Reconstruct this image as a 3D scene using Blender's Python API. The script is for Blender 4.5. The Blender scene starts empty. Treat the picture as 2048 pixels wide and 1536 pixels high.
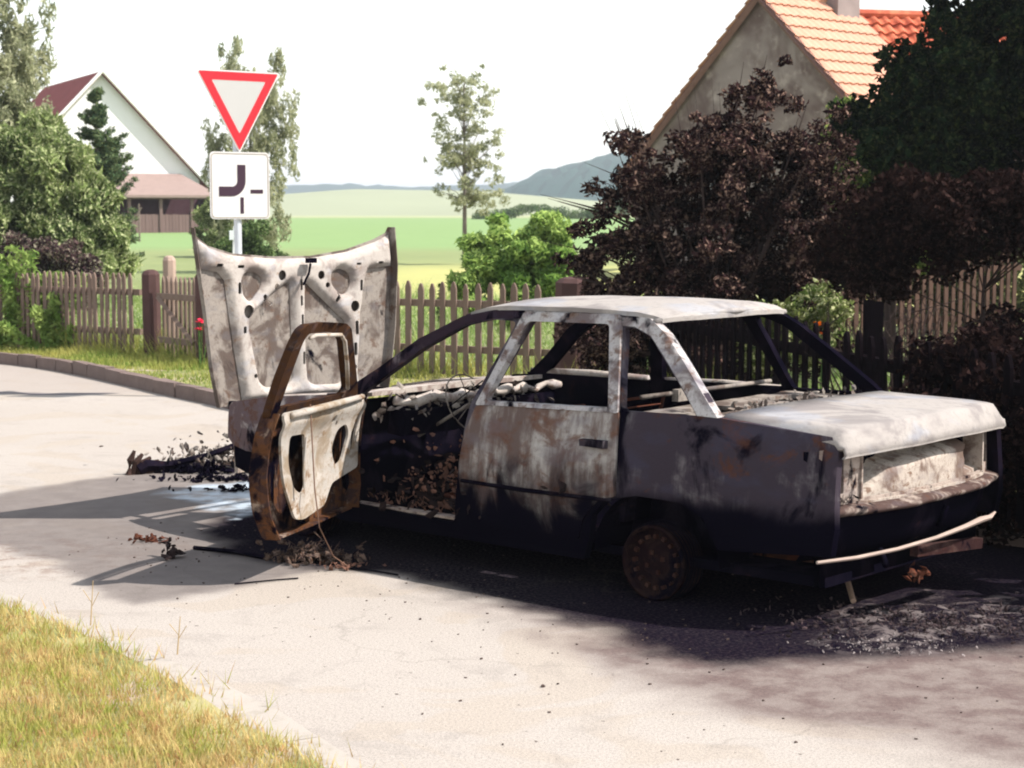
import bpy, math, random
import numpy as np
from mathutils import Vector, Matrix, noise, geometry
R = math.radians
random.seed(7)
rng = np.random.default_rng(7)
sc = bpy.context.scene
C = sc.collection

# ------------------------------------------------------------------ camera, sky, sun, exposure
cam = bpy.data.cameras.new('camera'); camo = bpy.data.objects.new('camera', cam); C.objects.link(camo)
cam.sensor_width = 36; cam.lens = 62.58; cam.clip_start = 0.1; cam.clip_end = 6000
camo.location = (0, 0, 1.84); camo.rotation_euler = (math.pi / 2 - 0.0955, 0, 0)
cam.dof.use_dof = True; cam.dof.focus_distance = 8.6; cam.dof.aperture_fstop = 7.0
sc.camera = camo
SUNV = Vector((0.85, -0.13, 0.95)).normalized()
world = bpy.data.worlds.new("World"); sc.world = world; world.use_nodes = True
wn = world.node_tree; wn.nodes.clear()
sky = wn.nodes.new('ShaderNodeTexSky'); sky.sky_type = 'NISHITA'; sky.sun_disc = False
sky.sun_elevation = math.asin(SUNV.z); sky.sun_rotation = math.atan2(SUNV.x, SUNV.y)
sky.air_density = 1.5; sky.dust_density = 0.3; sky.ozone_density = 1.0
hs = wn.nodes.new('ShaderNodeHueSaturation'); hs.inputs['Saturation'].default_value = 0.35
bg = wn.nodes.new('ShaderNodeBackground'); bg.inputs['Strength'].default_value = 0.15
wo = wn.nodes.new('ShaderNodeOutputWorld')
wn.links.new(sky.outputs[0], hs.inputs['Color']); wn.links.new(hs.outputs[0], bg.inputs['Color']); wn.links.new(bg.outputs[0], wo.inputs[0])
sun = bpy.data.lights.new('sun', 'SUN'); sun.energy = 5.0; sun.angle = R(0.5); sun.color = (1.0, 0.94, 0.87)
suno = bpy.data.objects.new('sun', sun); C.objects.link(suno)
suno.rotation_euler = (-SUNV).to_track_quat('-Z', 'Y').to_euler()
sc.view_settings.view_transform = 'Standard'; sc.view_settings.look = 'None'
sc.view_settings.exposure = 0.84; sc.view_settings.gamma = 1.0
sc.render.engine = 'CYCLES'; sc.cycles.filter_width = 2.0
sc.cycles.max_bounces = 6; sc.cycles.diffuse_bounces = 2; sc.cycles.transparent_max_bounces = 8

# ------------------------------------------------------------------ node helper
class NT:
    def __init__(s, name):
        s.m = bpy.data.materials.new(name); s.m.use_nodes = True; s.t = s.m.node_tree
        s.t.nodes.clear(); s.out = s.t.nodes.new('ShaderNodeOutputMaterial'); s._c = {}
    def n(s, ty, **k):
        x = s.t.nodes.new(ty)
        for a, b in k.items(): setattr(x, a, b)
        return x
    def L(s, a, b): s.t.links.new(a, b)
    def put(s, sock, v):
        if isinstance(v, bpy.types.NodeSocket): s.L(v, sock)
        elif isinstance(v, (tuple, list)) and len(v) == 3 and sock.type == 'RGBA': sock.default_value = (*v, 1)
        else: sock.default_value = v
    def co(s, w='Object'):
        if 'tc' not in s._c: s._c['tc'] = s.n('ShaderNodeTexCoord')
        return s._c['tc'].outputs[w]
    def xyz(s, w='Object'):
        if 'x' not in s._c:
            q = s.n('ShaderNodeSeparateXYZ'); s.L(s.co(w), q.inputs[0]); s._c['x'] = q
        return s._c['x'].outputs
    def scaled(s, v):
        q = s.n('ShaderNodeMapping'); q.inputs['Scale'].default_value = v; s.L(s.co(), q.inputs[0]); return q.outputs[0]
    def noise(s, scale, detail=4, rough=.55, vec=None, dist=0):
        q = s.n('ShaderNodeTexNoise'); q.inputs['Scale'].default_value = scale; q.inputs['Detail'].default_value = detail
        q.inputs['Roughness'].default_value = rough; q.inputs['Distortion'].default_value = dist
        s.L(vec or s.co(), q.inputs['Vector']); return q.outputs['Fac']
    def math(s, op, a, b=0.0, c=None, clamp=False):
        q = s.n('ShaderNodeMath', operation=op, use_clamp=clamp); s.put(q.inputs[0], a); s.put(q.inputs[1], b)
        if c is not None: s.put(q.inputs[2], c)
        return q.outputs[0]
    def step(s, v, lo, hi):
        q = s.n('ShaderNodeMapRange', interpolation_type='SMOOTHSTEP'); s.put(q.inputs['Value'], v)
        q.inputs['From Min'].default_value = lo; q.inputs['From Max'].default_value = hi; return q.outputs[0]
    def mix(s, f, a, b):
        q = s.n('ShaderNodeMix', data_type='RGBA'); s.put(q.inputs[0], f); s.put(q.inputs[6], a); s.put(q.inputs[7], b); return q.outputs[2]
    def attr(s, name):
        q = s.n('ShaderNodeAttribute'); q.attribute_name = name; return q.outputs['Fac']
    def bump(s, h, st=.4, d=.01):
        q = s.n('ShaderNodeBump'); q.inputs['Strength'].default_value = st; q.inputs['Distance'].default_value = d
        s.L(h, q.inputs['Height']); return q.outputs[0]
    def gain(s, col):
        q = s.n('ShaderNodeMix', data_type='RGBA', blend_type='MULTIPLY'); q.inputs[0].default_value = 1; s.put(q.inputs[6], col); s.put(q.inputs[7], (1.3, 1.3, 1.3)); return q.outputs[2]
    def fin(s, col, rough=.8, normal=None, metal=0.0, spec=.3):
        b = s.n('ShaderNodeBsdfPrincipled'); s.put(b.inputs['Base Color'], s.gain(col)); s.put(b.inputs['Roughness'], rough)
        b.inputs['Metallic'].default_value = metal; s.put(b.inputs['Specular IOR Level'], spec)
        if normal: s.L(normal, b.inputs['Normal'])
        s.L(b.outputs[0], s.out.inputs[0]); return s.m

def burnt(name, pale=(.42, .38, .34), mid=(.16, .13, .12), rust=(.14, .055, .028), soot_shade=(.0022, .0018, .0045),
          t_pale=.5, t_rust=.58, t_soot=.62, zsoot=None, scale=2.2, streak=0.0, soft=1.0):
    """burnt sheet steel: pale ash where the paint went white, rust blooms, soot"""
    m = NT(name)
    n1 = m.noise(scale, 5, .6, dist=.6)
    n2 = m.noise(scale * 1.7, 5, .65, vec=m.scaled((1, 1, 1.3)), dist=.4)
    n3 = m.noise(scale * .8, 6, .6, vec=m.scaled((1.3, 1.3, .8)), dist=.8)
    n4 = m.noise(45, 3, .7)
    if streak:
        ns = m.noise(3.0, 4, .6, vec=m.scaled((7, 7, .9)))
        n1 = m.math('ADD', m.math('MULTIPLY', n1, 1 - streak), m.math('MULTIPLY', ns, streak))
    c = m.mix(m.step(n1, t_pale - .07 * soft, t_pale + .07 * soft), mid, pale)
    c = m.mix(m.math('MULTIPLY', m.step(n2, t_rust - .04 * soft, t_rust + .06 * soft), .85), c, m.mix(n4, tuple(v * .75 for v in rust), tuple(min(1, v * 1.5) for v in rust)))
    c = m.mix(m.math('MULTIPLY', m.step(n4, .5, .8), .3), c, mid)
    c = m.mix(m.math('MULTIPLY', m.step(m.noise(scale * 1.3, 3, .5, vec=m.scaled((1, 1, 2.2))), .52, .66), .35), c, (mid[0] * 1.2, mid[1] * 1.5, mid[2] * 1.9))
    c = m.mix(m.math('MULTIPLY', m.step(m.noise(scale * 9, 4, .7), .52, .66), .45), c, mid)
    sv = m.step(n3, t_soot - .05, t_soot + .06)
    if zsoot:
        zz = m.math('ADD', m.xyz()[2], m.math('MULTIPLY', m.math('SUBTRACT', n3, .5), zsoot[2]))
        sv = m.math('MAXIMUM', sv, m.math('SUBTRACT', 1.0, m.step(zz, zsoot[0], zsoot[1])))
    c = m.mix(sv, c, soot_shade)
    return m.fin(c, .82, m.bump(m.math('ADD', n4, m.math('MULTIPLY', n2, .6)), .5, .005), spec=0.0)

def plain(name, col, rough=.8, var=.25, scale=8, spec=.08, metal=0):
    m = NT(name); n1 = m.noise(scale, 4)
    c = m.mix(n1, tuple(v * (1 - var) for v in col), tuple(min(1, v * (1 + var)) for v in col))
    return m.fin(c, rough, spec=spec, metal=metal)

def leafmat(name, a, b, c=None, trans=.35, scale=1.5, gloss=.0):
    m = NT(name); n1 = m.step(m.noise(scale, 3, .6), .35, .65); n2 = m.noise(23, 1)
    col = m.mix(n1, a, b)
    if c: col = m.mix(m.step(n2, .52, .62), col, c)
    d = m.n('ShaderNodeBsdfDiffuse'); t = m.n('ShaderNodeBsdfTranslucent'); x = m.n('ShaderNodeMixShader')
    col = m.gain(col); m.L(col, d.inputs[0]); m.L(col, t.inputs[0]); x.inputs[0].default_value = trans
    m.L(d.outputs[0], x.inputs[1]); m.L(t.outputs[0], x.inputs[2]); m.L(x.outputs[0], m.out.inputs[0]); return m.m

# ------------------------------------------------------------------ object helpers
def link(name, me, mat, parent=None, smooth=False):
    o = bpy.data.objects.new(name, me); C.objects.link(o)
    if mat: me.materials.append(mat)
    if smooth: me.polygons.foreach_set('use_smooth', [True] * len(me.polygons))
    if parent: o.parent = parent
    return o
def mesh(name, v, f, mat, parent=None, smooth=False):
    me = bpy.data.meshes.new(name); me.from_pydata([tuple(map(float, p)) for p in v], [], f); me.update()
    return link(name, me, mat, parent, smooth)
def npmesh(name, V, F, mat, parent=None, smooth=False):
    """fast mesh from arrays; F is (n,k)"""
    me = bpy.data.meshes.new(name); V = np.ascontiguousarray(V, np.float32); F = np.ascontiguousarray(F, np.int32); k = F.shape[1]
    me.vertices.add(len(V)); me.vertices.foreach_set('co', V.ravel())
    me.loops.add(F.size); me.loops.foreach_set('vertex_index', F.ravel())
    me.polygons.add(len(F)); me.polygons.foreach_set('loop_start', np.arange(0, F.size, k, dtype=np.int32))
    me.polygons.foreach_set('loop_total', np.full(len(F), k, np.int32)); me.update(calc_edges=True)
    return link(name, me, mat, parent, smooth)
def empty(name, loc=(0, 0, 0), rz=0, parent=None):
    o = bpy.data.objects.new(name, None); C.objects.link(o); o.location = loc; o.rotation_euler = (0, 0, rz); o.empty_display_size = .1
    if parent: o.parent = parent
    return o
def tag(o, label=None, cat=None, group=None, kind=None):
    if label: o['label'] = label
    if cat: o['category'] = cat
    if group: o['group'] = group
    if kind: o['kind'] = kind
    return o

class MB:
    def __init__(s): s.v = []; s.f = []
    def add(s, v, f):
        b = len(s.v); s.v += [tuple(p) for p in v]; s.f += [tuple(b + i for i in q) for q in f]
    def box(s, c, d, M=None, jit=0):
        x, y, z = d[0] / 2, d[1] / 2, d[2] / 2
        vs = [Vector((sx * x + random.uniform(-jit, jit), sy * y + random.uniform(-jit, jit), sz * z + random.uniform(-jit, jit))) for sx in (-1, 1) for sy in (-1, 1) for sz in (-1, 1)]
        if M: vs = [M @ q for q in vs]
        s.add([q + Vector(c) for q in vs], [(0, 1, 3, 2), (4, 6, 7, 5), (0, 4, 5, 1), (2, 3, 7, 6), (0, 2, 6, 4), (1, 5, 7, 3)])
    def tube(s, P, r, k=6, cap=True):
        P = [Vector(p) for p in P]
        if not isinstance(r, (list, tuple)): r = [r] * len(P)
        rings = []; up = Vector((0, 0, 1))
        for i, p in enumerate(P):
            d = (P[min(i + 1, len(P) - 1)] - P[max(i - 1, 0)])
            if d.length < 1e-6: d = Vector((0, 0, 1))
            d.normalize(); a = d.cross(up)
            if a.length < .15: a = d.cross(Vector((1, 0, 0)))
            a.normalize(); b = d.cross(a)
            rings.append([p + (a * math.cos(2 * math.pi * j / k) + b * math.sin(2 * math.pi * j / k)) * r[i] for j in range(k)])
        v = [q for g in rings for q in g]; f = []
        for i in range(len(P) - 1):
            for j in range(k): f.append((i * k + j, i * k + (j + 1) % k, (i + 1) * k + (j + 1) % k, (i + 1) * k + j))
        if cap: f += [tuple(range(k))[::-1], tuple((len(P) - 1) * k + j for j in range(k))]
        s.add(v, f)
    def lathe(s, prof, M, k=28):
        v = []; f = []
        for (r, z) in prof:
            for j in range(k): v.append(M @ Vector((r * math.cos(2 * math.pi * j / k), r * math.sin(2 * math.pi * j / k), z)))
        for i in range(len(prof) - 1):
            for j in range(k): f.append((i * k + j, i * k + (j + 1) % k, (i + 1) * k + (j + 1) % k, (i + 1) * k + j))
        s.add(v, f)
    def build(s, name, mat, parent=None, smooth=False): return mesh(name, s.v, s.f, mat, parent, smooth)

def poly_in(P, X, Y):
    P = np.asarray(P); ins = np.zeros(X.shape, bool); n = len(P)
    for i in range(n):
        x1, y1 = P[i]; x2, y2 = P[(i + 1) % n]
        if y1 == y2: continue
        c = ((y1 > Y) != (y2 > Y)) & (X < (x2 - x1) * (Y - y1) / (y2 - y1) + x1); ins ^= c
    return ins
def poly_sd(P, X, Y):
    """signed distance, positive inside"""
    P = np.asarray(P, float); d = np.full(X.shape, 1e9); n = len(P)
    for i in range(n):
        a = P[i]; b = P[(i + 1) % n]; e = b - a; t = np.clip(((X - a[0]) * e[0] + (Y - a[1]) * e[1]) / (e @ e + 1e-12), 0, 1)
        d = np.minimum(d, np.hypot(X - a[0] - t * e[0], Y - a[1] - t * e[1]))
    return np.where(poly_in(P, X, Y), d, -d)
def resamp(L, res, closed=True):
    out = []; n = len(L)
    for i in range(n if closed else n - 1):
        a = np.array(L[i], float); b = np.array(L[(i + 1) % n], float); k = max(1, int(math.ceil(np.linalg.norm(b - a) / res)))
        for j in range(k): out.append(tuple(a + (b - a) * j / k))
    if not closed: out.append(tuple(L[-1]))
    return out
def rnd(L, r, k=4):
    """round the corners of a closed outline"""
    out = []; n = len(L)
    for i in range(n):
        p = np.array(L[i], float); a = np.array(L[i - 1], float) - p; b = np.array(L[(i + 1) % n], float) - p
        la, lb = np.linalg.norm(a), np.linalg.norm(b); q = min(r, la * .45, lb * .45)
        A = p + a / la * q; B = p + b / lb * q
        for j in range(k + 1):
            t = j / k; out.append(tuple((1 - t) ** 2 * A + 2 * t * (1 - t) * p + t * t * B))
    return out
def tri2d(outer, holes, res, pts=None):
    loops = [resamp(outer, res)] + [resamp(h, res) for h in holes]
    V = []; E = []
    for l in loops:
        b = len(V); V += l; E += [(b + i, b + (i + 1) % len(l)) for i in range(len(l))]
    nb = len(V); lens = [len(l) for l in loops]
    O = np.array(loops[0]); lo = O.min(0); hi = O.max(0)
    if pts is None:
        gx, gy = np.meshgrid(np.arange(lo[0] + res / 2, hi[0], res), np.arange(lo[1] + res / 2, hi[1], res)); gx, gy = gx.ravel(), gy.ravel()
        gx = gx + rng.uniform(-.1, .1, gx.shape) * res; gy = gy + rng.uniform(-.1, .1, gy.shape) * res
    else: gx, gy = pts
    ok = poly_sd(loops[0], gx, gy) > res * .4
    for h in loops[1:]: ok &= poly_sd(h, gx, gy) < -res * .4
    V += list(zip(gx[ok].tolist(), gy[ok].tolist()))
    r = geometry.delaunay_2d_cdt([Vector(p) for p in V], E, [], 0, 1e-6)
    vv = np.array([tuple(p) for p in r[0]]); ff = np.array([f for f in r[2] if len(f) == 3])
    c = vv[ff].mean(1); ok = poly_in(loops[0], c[:, 0], c[:, 1])
    for h in loops[1:]: ok &= ~poly_in(h, c[:, 0], c[:, 1])
    return vv, ff[ok], loops
def sheet(name, outer, holes, f, g, mat, parent=None, res=.06, smooth=True):
    """solid sheet: f maps (a,b) to the outer face, g to the inner face"""
    vv, ff, loops = tri2d(outer, holes, res)
    n = len(vv); V = [f(a, b) for a, b in vv] + [g(a, b) for a, b in vv]
    p, q, r_ = (V[i] for i in ff[0]); nrm = (Vector(q) - Vector(p)).cross(Vector(r_) - Vector(p))
    flip = nrm.dot(Vector(V[ff[0][0] + n]) - Vector(p)) > 0
    F = [tuple(t[::-1]) if flip else tuple(t) for t in ff.tolist()]
    F += [tuple(n + i for i in t[::-1]) for t in F]
    ns = len(F)
    for l in loops:
        b = len(V); V += [f(a, c) for a, c in l] + [g(a, c) for a, c in l]; k = len(l)
        F += [(b + i, b + (i + 1) % k, b + k + (i + 1) % k, b + k + i) for i in range(k)]
    o = mesh(name, V, F, mat, parent)
    if smooth: o.data.polygons.foreach_set('use_smooth', [i < ns for i in range(len(F))])
    return o
def ns(x, y, z=0, s=1): return noise.noise(Vector((x * s, y * s, z * s)))

# ------------------------------------------------------------------ ground, road, kerb
KERB = [(-30, 31), (-14, 25.3), (-9.2, 23.4), (-6.6, 22.2), (-5.3, 20.81), (-4.25, 19.21), (-3.53, 18.03), (-2.87, 17.08), (-2.0, 15.6), (-1.0, 13.7), (.1, 12.2), (1.4, 10.9), (2.6, 9.9), (3.7, 9.2), (6, 8.3), (12, 6.8), (30, 4)]
def chaikin(P, n=2):
    P = [np.array(p, float) for p in P]
    for _ in range(n):
        Q = [P[0]]
        for a, b in zip(P[:-1], P[1:]): Q += [a * .75 + b * .25, a * .25 + b * .75]
        P = Q + [P[-1]]
    return [tuple(p) for p in P]
KP = chaikin(KERB, 1)
def interp(x, xs, ys): return float(np.interp(x, xs, ys))
HX_ = [0, 28, 50, 85, 120, 200, 400, 5000]; HZ_ = [.11, .12, .40, .95, 1.2, 1.3, 1.3, 1.3]
def gz(x, y): return interp(math.hypot(x * .5, y), HX_, HZ_) + (.03 * ns(x, y, 0, .5) if y > 12 else 0)

# road colour: stains, the sooty one also painting car shadow, as point attributes
def make_road():
    outer = [(p[0] - .02, p[1] - .02) for p in KP] + [(30, -12), (-40, -12), (-40, 31)]
    gx, gy = np.meshgrid(np.arange(-3.6, 3.6, .055), np.arange(5.2, 13.5, .055)); a, b = gx.ravel(), gy.ravel()
    cx_, cy_ = np.meshgrid(np.arange(-39, 29, .8), np.arange(-11, 45, .8)); c, d = cx_.ravel(), cy_.ravel()
    k = ~((c > -3.9) & (c < 3.9) & (d > 5) & (d < 13.7)); a = np.r_[a + rng.uniform(-.01, .01, a.shape), c[k]]; b = np.r_[b + rng.uniform(-.01, .01, b.shape), d[k]]
    vv, ff, loops = tri2d(outer, [], .3, (a, b))
    X, Y = vv[:, 0], vv[:, 1]
    def nz(s, o=0, oct=3):
        r = np.zeros(len(X)); am = 1; tot = 0
        for q in range(oct):
            r += am * np.array([noise.noise((x * s * 2 ** q + o, y * s * 2 ** q, o)) for x, y in zip(X, Y)]); tot += am; am *= .55
        return r / tot
    n1 = nz(1.6, 3, 4); n2 = nz(5, 9, 3)
    def mask(P, soft, w1, w2):
        d = poly_sd(P, X, Y) + n1 * w1 + n2 * w2; t = np.clip(d / soft * .5 + .5, 0, 1); return t * t * (3 - 2 * t)
    SOOT_SHADE = [(-1.75, 11.3), (-1.75, 10.2), (-1.55, 9.55), (-1.1, 9.2), (-.67, 9.0), (-.2, 8.5), (.2, 7.95), (.62, 7.34), (.85, 7.16), (1.2, 7.22), (1.45, 7.22), (1.85, 7.28), (2.3, 7.5), (3.4, 7.6), (4.2, 9.5), (1.9, 10.5), (0, 12.6)]  # sooty ground, near edge drawn along the car's cast shadow, shade painted in
    SCO = [(.0, 8.2), (.28, 7.5), (.46, 6.95), (.73, 6.6), (.98, 6.4), (1.16, 6.2), (1.43, 6.05), (1.72, 5.82), (2.08, 5.6), (4, 5.3), (6, 9), (2, 10)]
    ASH = [(1.46, 7.72), (1.63, 8.2), (2.0, 8.42), (2.4, 8.25), (2.6, 7.9), (2.2, 7.75), (1.95, 7.62), (1.85, 7.32), (1.5, 7.25), (1.3, 7.45)]
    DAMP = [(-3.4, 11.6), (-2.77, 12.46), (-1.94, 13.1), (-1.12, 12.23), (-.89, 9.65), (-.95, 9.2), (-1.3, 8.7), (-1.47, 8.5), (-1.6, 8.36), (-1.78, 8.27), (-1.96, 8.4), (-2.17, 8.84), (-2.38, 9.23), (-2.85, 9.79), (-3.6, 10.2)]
    FOAM = [(-2.27, 11.6), (-2.04, 12.05), (-1.75, 12.4), (-1.4, 12.2), (-1.45, 11.2), (-1.64, 10.75)]
    BROWN = [(-3.1, 9.9), (-2.6, 10.3), (-2.0, 10.1), (-1.6, 9.6), (-2.0, 9.2), (-2.5, 9.1)]
    A = dict(soot_shade=mask(SOOT_SHADE, .12, .25, .10), scorch=mask(SCO, .30, .5, .12), ash=mask(ASH, .10, .5, .35), damp=mask(DAMP, .07, .12, .05),
             foam=mask(FOAM, .06, .30, .25), brown=mask(BROWN, .5, 1.0, .4))
    rub = mask(ASH, .25, .4, .2); Z = .0 + rub * np.maximum(0, (n2 + .25)) * .05
    V = np.c_[X, Y, Z]
    o = npmesh('road', V, ff, None)
    for k_, v_ in A.items():
        at = o.data.attributes.new(k_, 'FLOAT', 'POINT'); at.data.foreach_set('value', v_.astype(np.float32))
    m = NT('asphalt')
    big = m.noise(.5, 4, .5); mid_ = m.noise(6, 4, .6); g = m.noise(170, 2, .6); g2 = m.noise(55, 3, .7); sp = m.noise(28, 2, .5)
    base = m.mix(big, (.262, .232, .205), (.31, .282, .255))
    base = m.mix(m.step(m.noise(1.1, 3, .5, dist=1.2), .52, .58), base, (.28, .245, .21))
    base = m.mix(m.math('MULTIPLY', m.step(g, .42, .68), .32), base, (.13, .115, .105))
    base = m.mix(m.math('MULTIPLY', m.step(g2, .5, .75), .35), base, (.30, .275, .25))
    base = m.mix(m.step(sp, .72, .75), base, (.06, .045, .04))
    base = m.mix(m.math('MULTIPLY', m.step(m.noise(85, 3, .75), .46, .62), .38), base, (.12, .105, .10)); base = m.mix(m.math('MULTIPLY', m.step(m.noise(2.2, 6, .75, dist=.6), .52, .66), .22), base, (.13, .115, .105))
    # seam of tar across the side road and the darker strip beside the kerb
    x, y = m.xyz()[0], m.xyz()[1]
    seam = m.math('ABSOLUTE', m.math('SUBTRACT', y, m.math('ADD', 18.2, m.math('MULTIPLY', m.math('SUBTRACT', m.noise(.8, 2), .5), 1.0))))
    seam = m.math('MULTIPLY', m.math('SUBTRACT', 1.0, m.step(seam, .04, .12)), m.math('SUBTRACT', 1.0, m.step(x, -4.3, -3.9)))
    base = m.mix(m.math('MULTIPLY', seam, .8), base, (.06, .055, .07))
    far = m.math('MULTIPLY', m.step(m.math('ADD', y, m.math('MULTIPLY', m.noise(.6, 2), 1.2)), 18.5, 19.2), .6)
    base = m.mix(far, base, (.22, .19, .17))
    br = m.math('MULTIPLY', m.attr('brown'), m.math('MULTIPLY', m.step(m.noise(7, 5, .7), .45, .65), .8))
    base = m.mix(br, base, (.13, .085, .065))
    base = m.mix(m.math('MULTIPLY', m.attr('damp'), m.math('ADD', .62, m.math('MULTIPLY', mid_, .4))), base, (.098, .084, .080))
    base = m.mix(m.math('MULTIPLY', m.attr('scorch'), m.math('ADD', .70, m.math('MULTIPLY', m.step(mid_, .35, .65), .3))), base, m.mix(g2, (.05, .036, .036), (.145, .108, .098)))
    base = m.mix(m.math('MULTIPLY', m.attr('soot_shade'), m.math('ADD', .93, m.math('MULTIPLY', m.step(g2, .6, .4), .07))), base, m.mix(m.step(g2, .5, .75), (.004, .003, .007), (.018, .012, .016)))  # sooty black deepened so the colour holds the car's shade too
    base = m.mix(m.math('MULTIPLY', m.attr('ash'), m.step(m.noise(9, 5, .75, dist=.5), .46, .62)), base, m.mix(mid_, (.035, .024, .026), (.17, .145, .14)))
    base = m.mix(m.math('MULTIPLY', m.attr('foam'), m.step(mid_, .35, .6)), base, (.26, .30, .34))
    vo = m.n('ShaderNodeTexVoronoi', feature='DISTANCE_TO_EDGE'); vo.inputs['Scale'].default_value = .55
    wv = m.n('ShaderNodeVectorMath', operation='ADD'); nv = m.n('ShaderNodeTexNoise'); nv.inputs['Scale'].default_value = 2.5; nv.inputs['Detail'].default_value = 5; m.L(m.co(), nv.inputs['Vector'])
    sc2 = m.n('ShaderNodeVectorMath', operation='SCALE'); m.L(nv.outputs['Color'], sc2.inputs[0]); sc2.inputs['Scale'].default_value = .5; m.L(m.co(), wv.inputs[0]); m.L(sc2.outputs[0], wv.inputs[1]); m.L(wv.outputs[0], vo.inputs['Vector'])
    crk = m.math('MULTIPLY', m.math('SUBTRACT', 1.0, m.step(vo.outputs['Distance'], .002, .006)), m.step(m.noise(.9, 2), .48, .6))
    base = m.mix(m.math('MULTIPLY', crk, .16), base, (.07, .06, .05))
    h = m.math('ADD', m.math('MULTIPLY', g, .6), g2)
    h = m.math('ADD', h, m.math('MULTIPLY', m.math('MULTIPLY', m.noise(30, 5, .8), m.math('ADD', m.attr('ash'), m.attr('soot_shade'))), 3))
    rough = m.math('SUBTRACT', .92, m.math('MULTIPLY', m.attr('foam'), .5))
    o.data.materials.append(m.fin(base, rough, m.bump(h, .5, .006), spec=m.math('MULTIPLY', m.attr('foam'), .3)))
    tag(o, kind='structure')
make_road()

grassy = NT('verge_soil')
c_ = grassy.mix(grassy.step(grassy.noise(1.3, 4), .4, .62), (.15, .16, .06), (.26, .23, .11))
c_ = grassy.mix(grassy.step(grassy.noise(.9, 3, dist=1), .60, .66), c_, (.30, .235, .19))
M_VERGE = grassy.fin(c_, .95, grassy.bump(grassy.noise(40, 4, .7), .6, .03))
def grass_field_mat():
    m = NT('meadow'); x, y = m.xyz()[0], m.xyz()[1]
    q = m.noise(.06, 5, .6, vec=m.scaled((.35, 1, 1))); q2 = m.noise(1.2, 5, .7, vec=m.scaled((.4, 1, 1)))
    c = m.mix(q2, (.09, .12, .045), (.18, .20, .08))
    yel = m.math('MULTIPLY', m.step(y, 24, 30), m.math('SUBTRACT', 1.0, m.step(m.math('ADD', y, m.math('MULTIPLY', q, 16)), 52, 62)))
    c = m.mix(m.math('MULTIPLY', yel, m.step(x, -6, -2)), c, m.mix(q2, (.20, .22, .08), (.32, .29, .10)))
    gr = m.math('MULTIPLY', m.step(y, 58, 66), m.math('SUBTRACT', 1.0, m.step(m.math('ADD', y, m.math('MULTIPLY', q, 60)), 230, 260)))
    c = m.mix(gr, c, m.mix(q2, (.105, .17, .06), (.15, .215, .08)))
    c = m.mix(m.step(m.math('ADD', y, m.math('MULTIPLY', q, 60)), 235, 262), c, m.mix(q2, (.19, .21, .11), (.24, .25, .13)))
    return m.fin(c, .95, m.bump(q2, .6, .1))
M_FIELD = grass_field_mat()
def verge():
    outer = list(KP) + [(40, 4), (45, 20), (45, 62), (-45, 62), (-45, 31)]
    xs, ys = np.meshgrid(np.arange(-45, 45, .9), np.arange(4, 62, .9))
    vv, ff, lp = tri2d(outer, [], .45, (xs.ravel(), ys.ravel()))
    o = mesh('garden_ground', [(x, y, gz(x, y) - .012) for x, y in vv], ff.tolist(), M_VERGE, smooth=True); tag(o, kind='structure')
    m = NT('garden'); y = m.xyz()[1]; x = m.xyz()[0]
    # mowed garden and meadow share one sheet
    bx, by = np.meshgrid(np.arange(-60, 61, 3), np.r_[np.arange(22.5, 62, 1.5)])
verge()
def fieldm():
    ys = np.r_[np.arange(23.6, 70, 2.0), np.arange(70, 130, 5), np.arange(130, 420, 15), np.arange(420, 5200, 120)]
    V = []; F = []; nx = 60
    for y in ys:
        for i in range(nx + 1):
            x = (i / nx * 2 - 1) * (40 + y * .9); V.append((x, y, gz(x, y) + .012))
    for j in range(len(ys) - 1):
        for i in range(nx): a = j * (nx + 1) + i; F.append((a, a + 1, a + nx + 2, a + nx + 1))
    tag(mesh('meadow', V, F, M_FIELD, smooth=True), kind='structure')
fieldm()
def hill(name, x0, x1, y0, depth, prof, mat, bumpy=0, nx=90, ny=14):
    V = []; F = []
    for j in range(ny + 1):
        t = j / ny
        for i in range(nx + 1):
            x = x0 + (x1 - x0) * i / nx; h = interp(x, [p[0] for p in prof], [p[1] for p in prof])
            s = math.sin(math.pi * min(1, t * 1.0)) ** .8 if t < 1 else 0
            z = 1.1 + (h - 1.1) * s
            if bumpy and 0 < t < 1: z += bumpy * (ns(x, y0 + t * depth, 0, .12) + .6 * ns(x, y0 + t * depth, 5, .4)) * s
            V.append((x, y0 + depth * t, z))
    for j in range(ny):
        for i in range(nx): a = j * (nx + 1) + i; F.append((a, a + 1, a + nx + 2, a + nx + 1))
    tag(mesh(name, V, F, mat, smooth=not bumpy), kind='structure')
M_PALEF = plain('ripe_field', (.20, .215, .14), .95, .12, .02)
M_WOOD = plain('distant_wood', (.014, .036, .030), .95, .5, .15)
hill('hills', -330, 260, 430, 300, [(-330, 1), (-200, 3), (-90, 6.6), (-50, 9.6), (-10, 9.0), (30, 5.5), (90, 2), (260, 1)], M_PALEF)
hill('hills', -900, 500, 1500, 500, [(-900, 34), (-500, 31), (-330, 26), (-180, 30), (-90, 27), (-20, 30), (100, 38), (500, 40)], M_WOOD, 3.0, 160)
hill('hills', -60, 620, 760, 500, [(-60, 1), (-30, 5), (-8, 13), (14, 24), (40, 31), (80, 38), (150, 46), (620, 60)], M_WOOD, 3.5, 160, 18)

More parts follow.
